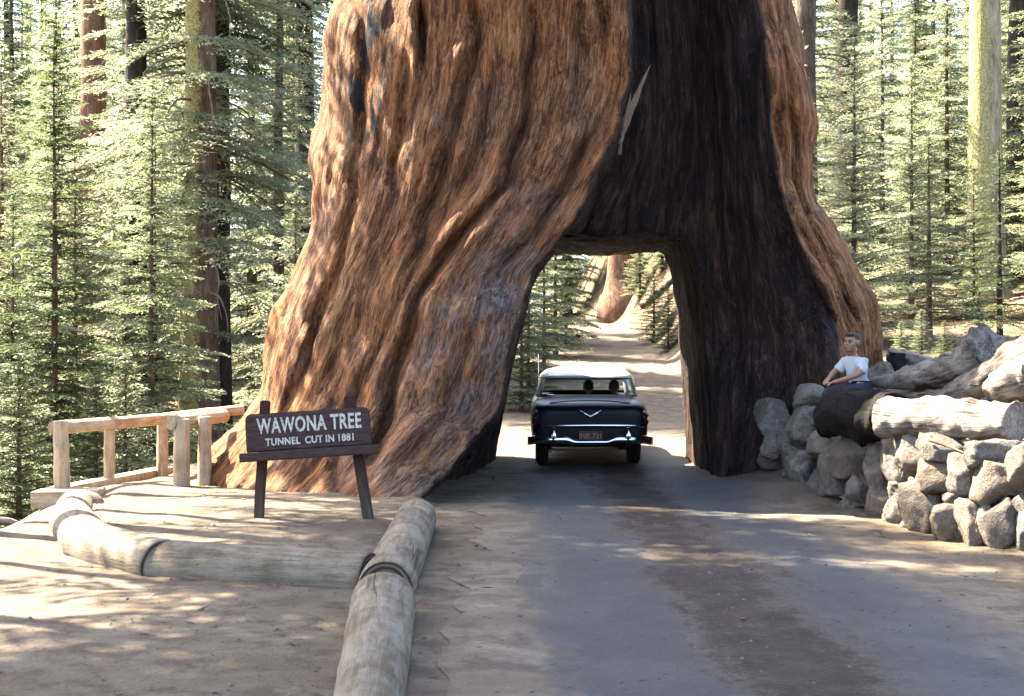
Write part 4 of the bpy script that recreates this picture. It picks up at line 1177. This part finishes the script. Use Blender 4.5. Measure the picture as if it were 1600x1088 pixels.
tag(log_obj('dead_branch', [P(1452, 688, 12.95), P(1480, 696, 12.75), P(1506, 708, 12.55)], [.018, .016, .008], MAT_DRY, MAT_DRY, 8, .1, 18), 'thin bare stick lying on the stones under the knotted log', 'branch')
tag(log_obj('fallen_log', [P(1005, 478, 52), P(1030, 458, 51), P(1058, 432, 50)], [.16, .13, .08], MAT_DRIFT, MAT_DRIFT, 12, .2, 19, lump=.2), 'pale fallen log on the bank beyond the tunnel', 'log', GL)
# brushwood at the far left below the platform
for k, (pts, r, lab) in enumerate((
        ([P(-20, 818, 15.0), P(15, 812, 15.2), P(40, 824, 15.4)], .05, 'weathered bent branch at the left edge below the platform'),
        ([P(22, 862, 12.8), P(38, 838, 13.2), P(60, 822, 13.7)], .022, 'thin dead branch lying on the lit slope left of the bent kerb log'),
        ([P(30, 840, 13.2), P(52, 848, 13.0), P(70, 838, 13.4)], .018, 'small forked twig beside the thin dead branch'))):
    tag(log_obj('dead_branch', pts, [r, r * .8, r * .4], MAT_DRIFT, MAT_DRIFT, 8, .2, 30 + k), lab, 'branch')

# ---------------------------------------------------------------- loose litter on the ground
def litter(name, n, size, mat, seed, xr, yr, label, cat, elong=1.0, keep=None):
    rg = np.random.RandomState(seed)
    x = rg.uniform(*xr, n); y = rg.uniform(*yr, n)
    if keep is not None:
        k = keep(x, y, rg); x, y = x[k], y[k]; n = len(x)
    z = terrain(x, y) + .006
    s = size * np.exp(rg.normal(0, .45, n)); a = rg.uniform(0, 6.28, n)
    ux = np.stack([np.cos(a), np.sin(a), rg.normal(0, .15, n)], 1); uy = np.stack([-np.sin(a), np.cos(a), rg.normal(0, .15, n)], 1)
    c = np.stack([x, y, z], 1); up = np.array([0, 0, 1.0])
    V = np.stack([c - ux * (s * elong)[:, None], c + uy * s[:, None], c + ux * (s * elong)[:, None], c - uy * s[:, None], c + up * (s * .8)[:, None]], 1).reshape(-1, 3)
    b0 = np.arange(n)[:, None] * 5
    T = np.concatenate([b0 + np.array([[0, 1, 4]]), b0 + np.array([[1, 2, 4]]), b0 + np.array([[2, 3, 4]]), b0 + np.array([[3, 0, 4]])])
    o = link(name, mesh_np(name, V, T, False), mat, kind='stuff')
    return tag(o, label, cat)
litter('twigs', 700, .0045, simple('twig_grey', (.05, .038, .028), .9), 5, (-5.5, 4.2), (5, 19), 'short broken twigs lying about on the dirt', 'twigs', 9.0)
litter('pebbles', 700, .008, simple('pebble_grey', (.075, .066, .056), .9), 6, (-5.5, 4.2), (5, 19), 'small loose pebbles on the dirt and road', 'pebbles', 1.2)
lk = lambda x, y, rg: (np.abs((x - road_c(y)) - .05) < .45) | (rg.rand(len(x)) < .35)
litter('needle_litter', 9000, .0035, simple('litter_brown', (0.0324, 0.01944, 0.01296), .9), 1, (-4.5, 4.2), (5, 19), 'brown conifer needles and twigs scattered over road and dirt', 'needles', 4.0, lk)
litter('gravel', 3000, .0045, simple('gravel_grey', (0.072, 0.0648, 0.0576), .9), 2, (-5, 4.2), (5, 20), 'tiny pale gravel on the worn road and pad', 'gravel', 1.3)
litter('duff_chips', 9000, .022, simple('chip_tan', (0.1008, 0.0684, 0.0432), .9), 3, (3.6, 16), (11, 34), 'chips of bark and dead twigs on the right bank', 'chips', 2.6, lambda x, y, rg: x > np.interp(y, *_eR) + .1)
# ---------------------------------------------------------------- the car
CAR_PAINT = NT('car_dark_blue_paint'); _t = CAR_PAINT
_t.bsdf((.003, .0042, .010), .4, **{'Specular_IOR_Level': .14, 'Coat_Weight': .06, 'Coat_Roughness': .12}); CAR_PAINT = _t.m
CAR_ROOF = NT('car_pale_roof_paint'); _t = CAR_ROOF
_t.bsdf((0.2448, 0.2736, 0.2952), .3, **{'Coat_Weight': .4, 'Coat_Roughness': .1}); CAR_ROOF = _t.m
CHROME = simple('chrome', (.62, .64, .68), .16, Metallic=1.0)
RUBBER = simple('tyre_rubber', (.014, .013, .013), .85)
CAR_IN = simple('car_interior_cloth', (.06, .07, .09), .9)
LENS = simple('tail_lens_red', (.035, .004, .004), .3)
PLATE = simple('plate_maroon', (.045, .012, .012), .6)
PLATE_T = simple('plate_figures', (0.216, 0.1296, 0.108), .6)
def mat_glass():
    t = NT('car_window_glass')
    tr = t.n('BsdfTransparent', Color=(.88, .94, .95, 1)); gl = t.n('BsdfGlossy', Color=(.9, .95, 1, 1), Roughness=.03)
    lw_ = t.n('LayerWeight', Blend=.15)
    m = t.n('MixShader', _0=t.mapr(lw_.outputs['Facing'], 0, 1, .04, .35), _1=tr.outputs[0], _2=gl.outputs[0])
    t.t.links.new(m.outputs[0], t.out.inputs[0]); return t.m
GLASS = mat_glass()

CX, CY = 1.125, 20.42
croot = thing('sedan_car', 'dark blue 1950s sedan with pale roof driving out of the tree tunnel', 'car', (CX, CY, ground_z(CX, CY) + .006))
croot.rotation_euler = (math.atan(.008), 0, R(-1.0)); croot.scale = (.925, .93, 1.0)

# body: sections along y (rear 0 -> nose), points from centre line top to bottom
ST = [  # y, half width, deck centre z, fender z, sill z
    (.02, .84, .80, .80, .44), (.06, .885, .89, .90, .40), (.22, .915, .945, .945, .34), (.55, .93, .985, .965, .30),
    (.80, .935, 1.00, .965, .30), (.90, .935, 1.0, .965, .52), (1.20, .94, 1.01, .96, .66), (1.50, .94, 1.01, .96, .52), (1.60, .94, 1.01, .96, .28),
    (2.3, .94, 1.0, .955, .27), (3.0, .94, 1.0, .955, .27), (3.45, .935, 1.0, .96, .28), (3.62, .935, .99, .965, .52), (3.92, .935, .985, .97, .66), (4.22, .93, .97, .975, .52),
    (4.34, .925, .96, .975, .32), (4.70, .90, .90, .95, .36), (4.88, .86, .80, .86, .42), (4.93, .80, .70, .76, .46)]
prof = lambda w, hc, hf, zl: [(0, hc + .012), (.38 * w, hc + .006), (.66 * w, hc * .45 + hf * .55 + .004), (.82 * w, hf), (.93 * w, hf - .035), (.985 * w, hf - .12), (1.0 * w, .66 if zl < .6 else .69), (.985 * w, (.5 + zl) / 2 if zl < .5 else zl + .015), (.95 * w, zl), (.45 * w, zl - .02), (0, zl - .03)]
rings = []
for (y, w, hc, hf, zl) in ST:
    p = prof(w, hc, hf, zl)
    rings.append([(x, y, z) for x, z in p] + [(-x, y, z) for x, z in p[-2:0:-1]])
nr = len(rings[0]); V = np.array(rings).reshape(-1, 3); Fq = []
for a in range(len(ST) - 1):
    for b in range(nr):
        b2 = (b + 1) % nr
        if 1.5 <= ST[a][0] < 3.4 and (b in (0, 1) or b >= nr - 2): continue      # open cabin
        Fq.append((a * nr + b, (a + 1) * nr + b, (a + 1) * nr + b2, a * nr + b2))
me = bpy.data.meshes.new('body'); 
caps = [tuple(range(nr)), tuple(reversed(range((len(ST) - 1) * nr, len(ST) * nr)))]
# close the ends with strips so that subdivision stays even
def strip(base, flip):
    out = []
    for b in range(0, (nr) // 2):
        q = (base + b, base + b + 1, base + (nr - b - 1) % nr, base + (nr - b) % nr)
        q = tuple(dict.fromkeys(q))
        if len(q) >= 3: out.append(q[::-1] if flip else q)
    return out
Fq += strip(0, False) + strip((len(ST) - 1) * nr, True)
me.from_pydata([tuple(v) for v in V], [], Fq); me.update()
for p_ in me.polygons: p_.use_smooth = True
body = link('body', me, CAR_PAINT, croot)
md = body.modifiers.new('subdivision', 'SUBSURF'); md.levels = 2; md.render_levels = 2

# greenhouse: rings of rounded rectangles
def rrect(hw, y0, y1, z, n=48, e=4.5):
    out = []
    for k in range(n):
        a = 2 * math.pi * (k + .5) / n
        c, s = math.cos(a), math.sin(a)
        out.append((hw * math.copysign(abs(c) ** (2 / e), c), (y0 + y1) / 2 + (y1 - y0) / 2 * math.copysign(abs(s) ** (2 / e), s), z))
    return out
N = 48
LV = [(.86, 1.02, 3.52, .985), (.85, 1.10, 3.40, 1.03), (.785, 1.34, 3.10, 1.275), (.755, 1.44, 3.02, 1.325), (.665, 1.62, 2.88, 1.39), (.49, 1.85, 2.68, 1.43), (.22, 2.1, 2.45, 1.447)]
RG = [rrect(*l, n=N) for l in LV]
for l in range(len(RG)):     # backlight and windscreen bow outward; crowned roof
    RG[l] = [(x, y + (-.06 if y < 2.2 else .06) * (1 - (x / LV[l][0]) ** 2) * (1 if l < 4 else .3), z + .0 * x) for x, y, z in RG[l]]
def rings_mesh(name, ks, a, b, thick=0.0, inward=0.0):
    """faces of ring band a..b at angular indices ks"""
    V = [v for r in RG[a:b + 1] for v in r]; F = []
    for l in range(b - a):
        for k in ks:
            k2 = (k + 1) % N
            F.append((l * N + k, l * N + k2, (l + 1) * N + k2, (l + 1) * N + k))
    used = sorted({i for f in F for i in f}); mp = {u: i for i, u in enumerate(used)}
    me = bpy.data.meshes.new(name); me.from_pydata([V[u] for u in used], [], [[mp[i] for i in f] for f in F]); me.update()
    for p_ in me.polygons: p_.use_smooth = True
    return me
def kang(k): return 360.0 * (k + 1.0) / N % 360
REAR = [k for k in range(N) if 200 < kang(k) < 340]
FRONT = [k for k in range(N) if 40 < kang(k) < 140]
LEFT = [k for k in range(N) if 150 < kang(k) < 192 and not 174 < kang(k) < 179]
RIGHT = [k for k in range(N) if (kang(k) > 348 or kang(k) < 30) and not (kang(k) < 3)]
glass = set(REAR + FRONT + LEFT + RIGHT)
rf = rings_mesh('roof', range(N), 2, 6)
bmr = bmesh.new(); bmr.from_mesh(rf)
bmr.faces.new([v for v in sorted((v for v in bmr.verts if abs(v.co.z - 1.447) < 1e-4), key=lambda v: math.atan2(v.co.y - 2.27, v.co.x))])
bmr.to_mesh(rf); bmr.free()
roof = link('roof', rf, CAR_ROOF, croot)
s_ = roof.modifiers.new('thickness', 'SOLIDIFY'); s_.thickness = .03; s_.offset = -1
_solid = [k for k in range(N) if k not in glass]; _runs = []
for k in _solid:
    if _runs and _runs[-1][-1] == k - 1: _runs[-1].append(k)
    else: _runs.append([k])
if _runs[0][0] == 0 and _runs[-1][-1] == N - 1: _runs[0] = _runs.pop() + _runs[0]
for ks in _runs:
    pil = link('pillar', rings_mesh('pillar', ks, 0, 2), CAR_ROOF, croot)
    s_ = pil.modifiers.new('thickness', 'SOLIDIFY'); s_.thickness = .035; s_.offset = -1
link('window_skirt', rings_mesh('window_skirt', list(glass), 0, 1), CAR_PAINT, croot)
for nm, ks in (('rear_window', REAR), ('windscreen', FRONT), ('side_window', LEFT), ('side_window', RIGHT)):
    g = link(nm, rings_mesh(nm, ks, 1, 2), GLASS, croot)
# chrome strip round the backlight
def tube_obj(name, pts, r, mat, parent, sides=8):
    b = Buf(); b.add(*tube(pts, r, sides)); return link(name, b.mesh(name), mat, parent)
tube_obj('window_trim', [(v[0] * 1.005, v[1] - .008, v[2]) for v in [RG[2][k] for k in REAR]], .011, simple('trim_dark', (.05, .05, .06), .4), croot)
# seats seen through the glass
bm = bmesh.new(); box_bm(bm, (0, 1.95, .70), (1.34, .16, .56)); bm_obj('rear_seat', bm, CAR_IN, croot, .05, True)
bm = bmesh.new(); box_bm(bm, (0, 2.72, .70), (1.36, .15, .56)); bm_obj('front_seat', bm, CAR_IN, croot, .05, True)
bm = bmesh.new(); box_bm(bm, (0, 2.4, .40), (1.5, 1.9, .06)); bm_obj('cabin_floor', bm, CAR_IN, croot)
# trunk lid crease, chrome moulding, V emblem
tube_obj('moulding', [(-.84, .055, .615), (-.7, .01, .62), (-.35, -.03, .625), (0, -.035, .626), (.35, -.03, .625), (.7, .01, .62), (.84, .055, .615)], .026, CHROME, croot)
tube_obj('emblem', [(-.17, -.035, .83), (-.085, -.042, .795), (0, -.05, .755), (.085, -.042, .795), (.17, -.035, .83)], .014, CHROME, croot)
lid = Buf(); lid.add(*tube([(-.70, .09, .62), (-.695, .13, .86), (-.62, .20, .94), (-.3, .21, .968), (0, .21, .972), (.3, .21, .968), (.62, .20, .94), (.695, .13, .86), (.70, .09, .62)], .008, 6))
link('lid_gap', lid.mesh('lid_gap'), simple('gap_black', (.004, .004, .005), .8), croot)
# bumper: flat chrome blade that dips under the plate, with two guards
def blade(pts, hz, dy):
    """vertical rounded blade through points (x, y, zc)"""
    V = []; Fq = []
    sec = [(0, 1), (-.55, .85), (-.95, .35), (-1, 0), (-.95, -.35), (-.55, -.85), (0, -1), (.35, -.6), (.35, .6)]
    for (x, y, z, h) in pts:
        V += [(x, y + a * dy, z + b * h) for a, b in sec]
    m = len(sec)
    for i_ in range(len(pts) - 1):
        for j_ in range(m):
            Fq.append((i_ * m + j_, i_ * m + (j_ + 1) % m, (i_ + 1) * m + (j_ + 1) % m, (i_ + 1) * m + j_))
    Fq += [tuple(range(m))[::-1], tuple((len(pts) - 1) * m + k for k in range(m))]
    me = bpy.data.meshes.new('bumper'); me.from_pydata(V, [], Fq); me.update()
    for p_ in me.polygons: p_.use_smooth = True
    return me
bp = []
for x in np.linspace(-.975, .975, 41):
    ax = abs(x)
    y = -.16 + .26 * max(0, (ax - .62) / .36) ** 2
    dip = float(sstep(.38, .24, ax))
    bp.append((x, y, .43 - .035 * dip - .03 * float(sstep(.8, .97, ax)), .062 - .022 * dip))
link('bumper', blade(bp, .06, .05), CHROME, croot)
for sx in (-.575, .575):
    b = Buf(); b.add(*tube([(sx, -.20, .335), (sx, -.235, .395), (sx, -.24, .475), (sx, -.225, .54), (sx, -.20, .59), (sx, -.18, .615)], [.03, .05, .052, .045, .03, .008], 12, flat=.8))
    link('bumper_guard', b.mesh('bumper_guard'), CHROME, croot)
bm = bmesh.new(); box_bm(bm, (0, -.12, .485), (.36, .014, .135)); plate = bm_obj('number_plate', bm, PLATE, croot, .006)
cu = bpy.data.curves.new('figures', 'FONT'); cu.body = 'JNR 721'; cu.size = .105; cu.align_x = 'CENTER'; cu.extrude = .001; cu.offset = .003
ob = bpy.data.objects.new('figures', cu); COL.objects.link(ob); bpy.context.view_layer.update()
me = bpy.data.meshes.new_from_object(ob.evaluated_get(bpy.context.evaluated_depsgraph_get())); bpy.data.objects.remove(ob, do_unlink=True)
me.transform(Matrix.Translation((0, -.1295, .447)) @ Matrix.Rotation(R(90), 4, 'X'))
fo = link('figures', me, PLATE_T, plate); fo['kind'] = 'stuff'
for sx in (-1, 1):
    b = Buf(); b.add(*tube([(sx * .845, .035, .62), (sx * .855, .0, .68), (sx * .855, -.01, .76), (sx * .84, .04, .84)], [.03, .052, .05, .02], 12))
    tl = link('tail_light', b.mesh('tail_light'), LENS, croot)
    b = Buf(); b.add(*tube([(sx * .62, .3, .30), (sx * .62, .0, .27), (sx * .62, -.12, .265)], [.025] * 3, 10)); 
    if sx < 0: link('exhaust_pipe', b.mesh('exhaust_pipe'), simple('exhaust_steel', (.10, .09, .09), .5, Metallic=.6), croot)
tube_obj('rear_axle', [(-.7, 1.2, .33), (0, 1.2, .33), (.7, 1.2, .33)], .05, RUBBER, croot)
bm = bmesh.new(); box_bm(bm, (0, 2.3, .33), (1.2, 3.6, .1)); bm_obj('chassis', bm, RUBBER, croot)
tube_obj('radio_aerial', [(-.80, 3.5, .97), (-.80, 3.48, 1.3), (-.80, 3.45, 1.62)], .005, CHROME, croot)
# wheels
def lathe(prof, n=32):
    V = []; F = []
    for k in range(n):
        a = 2 * math.pi * k / n
        V += [(x, r * math.cos(a), r * math.sin(a)) for x, r in prof]
    m = len(prof)
    for k in range(n):
        for j_ in range(m - 1):
            F.append((k * m + j_, ((k + 1) % n) * m + j_, ((k + 1) % n) * m + j_ + 1, k * m + j_ + 1))
    me = bpy.data.meshes.new('lathe'); me.from_pydata(V, [], F); me.update()
    for p_ in me.polygons: p_.use_smooth = True
    return me
ty = lathe([(-.10, .20), (-.11, .26), (-.105, .315), (-.075, .345), (0, .350), (.075, .345), (.105, .315), (.11, .26), (.10, .20)])
hb = lathe([(.085, .225), (.10, .21), (.085, .19), (.095, .12), (.115, .06), (.12, .001)]); hb.name = 'hub_cap'
ri = lathe([(-.09, .001), (-.09, .23), (.09, .23), (.08, .15), (.08, .001)]); ri.name = 'rim'
for sx in (-1, 1):
    for y in (1.2, 3.92):
        w = bpy.data.objects.new('wheel', None); COL.objects.link(w); w.parent = croot; w.location = (sx * .745, y, .345); w.rotation_euler = (0, 0, 0 if sx > 0 else math.pi)
        for nm, me, m in (('tyre', ty, RUBBER), ('rim', ri, RUBBER), ('hub_cap', hb, CHROME)):
            o = bpy.data.objects.new(nm, me); COL.objects.link(o); o.parent = w
            if not me.materials: me.materials.append(m)

# ---------------------------------------------------------------- people
def skin_mesh(name, joints, edges, sub=2, root=0):
    """one continuous body grown with a skin modifier"""
    me = bpy.data.meshes.new(name)
    me.from_pydata([j[:3] for j in joints], edges, []); me.update()
    o = bpy.data.objects.new(name, me); COL.objects.link(o)
    s = o.modifiers.new('skin', 'SKIN'); s.use_smooth_shade = True
    sv = me.skin_vertices[0].data
    for k, j in enumerate(joints):
        r = j[3]; sv[k].radius = (r, r) if not isinstance(r, tuple) else r
        sv[k].use_root = (k == root)
    ss = o.modifiers.new('sub', 'SUBSURF'); ss.levels = sub; ss.render_levels = sub
    bpy.context.view_layer.update()
    out = bpy.data.meshes.new_from_object(o.evaluated_get(bpy.context.evaluated_depsgraph_get()))
    bpy.data.objects.remove(o, do_unlink=True); bpy.data.meshes.remove(me)
    out.name = name; out.materials.clear()
    for p_ in out.polygons: p_.use_smooth = True
    return out

def blob(name, parts, sub=3):
    """single watertight shape: ellipsoids joined and voxel remeshed"""
    bm = bmesh.new()
    for c, s, rot in parts:
        m = Matrix.Translation(Vector(c)) @ (Euler(rot).to_matrix().to_4x4() if rot else Matrix()) @ Matrix.Diagonal((*s, 1))
        bmesh.ops.create_icosphere(bm, subdivisions=sub, radius=1.0, matrix=m)
    me = bpy.data.meshes.new(name); bm.to_mesh(me); bm.free()
    return me

def merge_remesh(name, meshes, voxel, smooth=3):
    bm = bmesh.new()
    for m in meshes:
        bm.from_mesh(m)
    me = bpy.data.meshes.new(name); bm.to_mesh(me); bm.free()
    o = bpy.data.objects.new(name, me); COL.objects.link(o)
    r = o.modifiers.new('r', 'REMESH'); r.mode = 'VOXEL'; r.voxel_size = voxel; r.use_smooth_shade = True
    s = o.modifiers.new('s', 'SMOOTH'); s.iterations = smooth; s.factor = .5
    bpy.context.view_layer.update()
    out = bpy.data.meshes.new_from_object(o.evaluated_get(bpy.context.evaluated_depsgraph_get()))
    bpy.data.objects.remove(o, do_unlink=True)
    out.name = name; out.materials.clear()
    for p_ in out.polygons: p_.use_smooth = True
    return out

def mat_skin(name, c):
    t = NT(name); n = t.noise(t.obj(), 18, 3, .5)
    t.bsdf(t.ramp(n, [(.3, tuple(k * .85 for k in c)), (.7, c)]), .55, None, **{'Subsurface_Weight': .12, 'Subsurface_Radius': (.02, .008, .004)}); return t.m
SKIN = mat_skin('skin', (0.2376, 0.126, 0.0756))
SHIRT = simple('white_tshirt_cotton', (0.36, 0.3744, 0.4032), .9)
JEANS = simple('dark_jeans', (0.0144, 0.01728, 0.0252), .9)
HAIR = simple('cropped_brown_hair', (.038, .022, .013), .85)
EYE = simple('eye_dark', (.02, .015, .012), .3)
LIP = simple('lip', (0.2592, 0.1008, 0.072), .6)
SHOE = simple('boot_leather', (0.036, 0.02448, 0.018), .7)

# boy: local axes, facing -Y, seat at the origin, his left is +X
bx = P(1343, 622, 15.4)
boy = thing('person', 'boy in a white t-shirt and dark jeans sitting behind the charred log', 'person', bx)
boy.rotation_euler = (0, 0, R(-58))
hc = Vector((.015, -.135, .595))      # head centre
yaw = R(14)
def hp(x, y, z):
    return hc + Matrix.Rotation(yaw, 3, 'Z') @ Vector((x, y, z))
J = [(0, 0, .085, .10), (0, -.025, .20, .095), (0, -.055, .31, .105), (0, -.075, .385, .085), (0, -.085, .445, .042), (0, -.105, .51, .042),
     # arms: shoulder, elbow, wrist, palm
     (.125, -.085, .385, .048), (.180, -.20, .255, .036), (.085, -.40, .185, .025), (.055, -.455, .175, .024),
     (-.125, -.085, .385, .048), (-.185, -.21, .27, .036), (-.04, -.42, .21, .025), (-.015, -.475, .19, .024),
     # legs
     (.085, -.06, .07, .078), (.12, -.36, .085, .058), (.10, -.40, -.20, .038), (.095, -.50, -.235, .032),
     (-.085, -.06, .07, .078), (-.10, -.38, .06, .058), (-.08, -.44, -.22, .038), (-.075, -.54, -.25, .032)]
E = [(0, 1), (1, 2), (2, 3), (3, 4), (4, 5), (3, 6), (6, 7), (7, 8), (8, 9), (3, 10), (10, 11), (11, 12), (12, 13), (0, 14), (14, 15), (15, 16), (16, 17), (0, 18), (18, 19), (19, 20), (20, 21)]
# fingers: short chains rooted in each palm
def fingers(palm, fwd, side, down, idx):
    for k in range(4):
        o = (k - 1.5) * .0135
        L = (.036, .042, .040, .031)[k]
        a = palm + side * o + fwd * .018; b = a + fwd * L * .6 + down * .012; c = b + fwd * L * .25 + down * L * .55
        n0 = len(J); J.extend([(*a, .0078), (*b, .0070), (*c, .0058)])
        E.extend([(idx, n0), (n0, n0 + 1), (n0 + 1, n0 + 2)])
    a = palm - side * .02 + down * .004; b = a - side * .014 + fwd * .024 + down * .008; c = b + side * .006 + fwd * .016 + down * .006
    n0 = len(J); J.extend([(*a, .0088), (*b, .0075), (*c, .006)]); E.extend([(idx, n0), (n0, n0 + 1), (n0 + 1, n0 + 2)])
fingers(Vector(J[9][:3]), Vector((-.35, -.9, -.25)).normalized(), Vector((.9, -.35, 0)).normalized(), Vector((0, -.2, -1)).normalized(), 9)
fingers(Vector(J[13][:3]), Vector((.35, -.9, -.25)).normalized(), Vector((-.9, -.35, 0)).normalized(), Vector((0, -.2, -1)).normalized(), 13)
bodym = skin_mesh('body', J, E, 2)
headm = blob('head', [
    (hp(0, .012, .022), (.074, .090, .088), None), (hp(0, -.022, -.030), (.058, .062, .066), None), (hp(0, -.050, -.072), (.030, .030, .026), None),
    (hp(.040, -.046, -.018), (.026, .026, .024), None), (hp(-.040, -.046, -.018), (.026, .026, .024), None),
    (hp(0, -.092, -.012), (.0125, .022, .016), None), (hp(0, -.080, .010), (.010, .018, .026), None), (hp(0, -.072, .034), (.05, .018, .013), None),
    (hp(.076, .012, -.004), (.012, .022, .032), (0, .2, .3)), (hp(-.076, .012, -.004), (.012, .022, .032), (0, -.2, -.3)),
    (hp(0, -.076, -.048), (.024, .014, .009), None), (hp(0, .03, -.08), (.042, .045, .06), None)], 3)
bm_ = merge_remesh('body', [bodym, headm], .0062, 2)
link('body', bm_, SKIN, boy)
hair = blob('hair', [(hp(0, .020, .038), (.0765, .091, .0845), None), (hp(0, -.035, .088), (.058, .045, .026), None), (hp(0, .06, .0), (.068, .056, .062), None)], 3)
hm = merge_remesh('hair', [hair], .006, 1)
# trim the fringe and the face side away
bm = bmesh.new(); bm.from_mesh(hm)
cut = [v for v in bm.verts if (Matrix.Rotation(-yaw, 3, 'Z') @ (v.co - hc)).y < -.03 and (v.co.z - hc.z) < .062 or (v.co.z - hc.z) < -.045 or ((Matrix.Rotation(-yaw, 3, 'Z') @ (v.co - hc)).y < .012 and (v.co.z - hc.z) < .02)]
bmesh.ops.delete(bm, geom=cut, context='VERTS'); bm.to_mesh(hm); bm.free()
link('hair', hm, HAIR, boy)
for sx in (-1, 1):
    link('eye', blob('eye', [(hp(sx * .029, -.0725, .008), (.0115, .008, .0065), None)], 2), EYE, boy)
    link('eyebrow', blob('eyebrow', [(hp(sx * .030, -.0815, .027), (.018, .007, .0035), (0, sx * .12, 0))], 2), HAIR, boy)
link('mouth', blob('mouth', [(hp(0, -.0865, -.048), (.021, .006, .0048), None)], 2), LIP, boy)
# clothes
TJ = [(0, .0, .06, .118), (0, -.025, .20, .112), (0, -.055, .31, .122), (0, -.078, .392, .096), (0, -.088, .432, .062),
      (.125, -.088, .388, .068), (.158, -.13, .30, .064), (.167, -.148, .262, .062), (-.125, -.088, .388, .068), (-.162, -.142, .31, .064), (-.174, -.160, .278, .062)]
TE = [(0, 1), (1, 2), (2, 3), (3, 4), (3, 5), (5, 6), (6, 7), (3, 8), (8, 9), (9, 10)]
sm_ = skin_mesh('tshirt', TJ, TE, 2)
tv = np.empty(len(sm_.vertices) * 3, np.float32); sm_.vertices.foreach_get('co', tv); tv = tv.reshape(-1, 3)
tv += (.011 * fbm3(tv[:, 0] * 11, tv[:, 1] * 11, tv[:, 2] * 9, 3, 3))[:, None] * np.array([1, 1, .4])
sm_.vertices.foreach_set('co', tv.astype(np.float32).ravel()); sm_.update()
link('tshirt', sm_, SHIRT, boy)
PJ = [(0, .0, .08, .115), (.088, -.06, .072, .092), (.12, -.365, .088, .072), (.10, -.405, -.19, .056), (-.088, -.06, .072, .092), (-.10, -.385, .063, .072), (-.08, -.445, -.21, .056)]
link('jeans', skin_mesh('jeans', PJ, [(0, 1), (1, 2), (2, 3), (0, 4), (4, 5), (5, 6)], 2), JEANS, boy)
for sx, j in ((1, 17), (-1, 21)):
    v = Vector(J[j][:3])
    link('shoe', merge_remesh('shoe', [blob('s', [(v + Vector((0, .04, -.01)), (.042, .06, .045), None), (v + Vector((0, -.04, -.025)), (.040, .075, .030), None)], 3)], .007), SHOE, boy)

# two people inside the car, seen from behind through the rear window
def rider(x, y, lab, shirt, hair_c):
    r = thing('person', lab, 'person', (0, 0, 0))
    loc = croot.matrix_basis @ Vector((x, y, .37)); r.location = loc
    J = [(0, 0, .1, .15), (0, 0, .28, .14), (0, .01, .42, .15), (0, .02, .50, .12), (0, .02, .58, .06), (0, .03, .64, .055), (.19, .02, .49, .06), (.23, .10, .26, .045), (.16, .32, .22, .035), (-.19, .02, .49, .06), (-.23, .10, .26, .045), (-.16, .32, .22, .035),
         (.10, .05, .08, .09), (.11, .46, .10, .065), (.11, .55, -.05, .05), (-.10, .05, .08, .09), (-.11, .46, .10, .065), (-.11, .55, -.05, .05)]
    E = [(0, 1), (1, 2), (2, 3), (3, 4), (4, 5), (3, 6), (6, 7), (7, 8), (3, 9), (9, 10), (10, 11), (0, 12), (12, 13), (13, 14), (0, 15), (15, 16), (16, 17)]
    b = skin_mesh('body', J, E, 1)
    h = blob('head', [((0, .03, .735), (.073, .092, .105), None), ((0, .085, .70), (.05, .05, .06), None), ((0, .125, .725), (.014, .022, .02), None), ((.078, .03, .73), (.014, .025, .034), None), ((-.078, .03, .73), (.014, .025, .034), None)], 3)
    link('body', merge_remesh('body', [b, h], .012, 2), SKIN, r)
    link('hair', blob('hair', [((0, .005, .765), (.082, .090, .095), None)], 3), simple('hair_dark', hair_c, .8), r)
    link('shirt', skin_mesh('shirt', [(0, 0, .1, .165), (0, 0, .28, .155), (0, .01, .42, .165), (0, .02, .515, .12), (.19, .02, .49, .075), (.22, .08, .33, .065), (-.19, .02, .49, .075), (-.22, .08, .33, .065)], [(0, 1), (1, 2), (2, 3), (3, 4), (4, 5), (3, 6), (6, 7)], 1), shirt, r)
rider(.06, 2.43, 'dark haired person in the car, in the middle of the rear window', simple('rider_blue_shirt', (0.072, 0.1008, 0.1584), .9), (0.0144, 0.0108, 0.00864))
rider(.50, 2.43, 'person in the car at the right side of the rear window', simple('rider_grey_shirt', (0.0576, 0.0792, 0.1224), .9), (0.072, 0.0792, 0.1008))
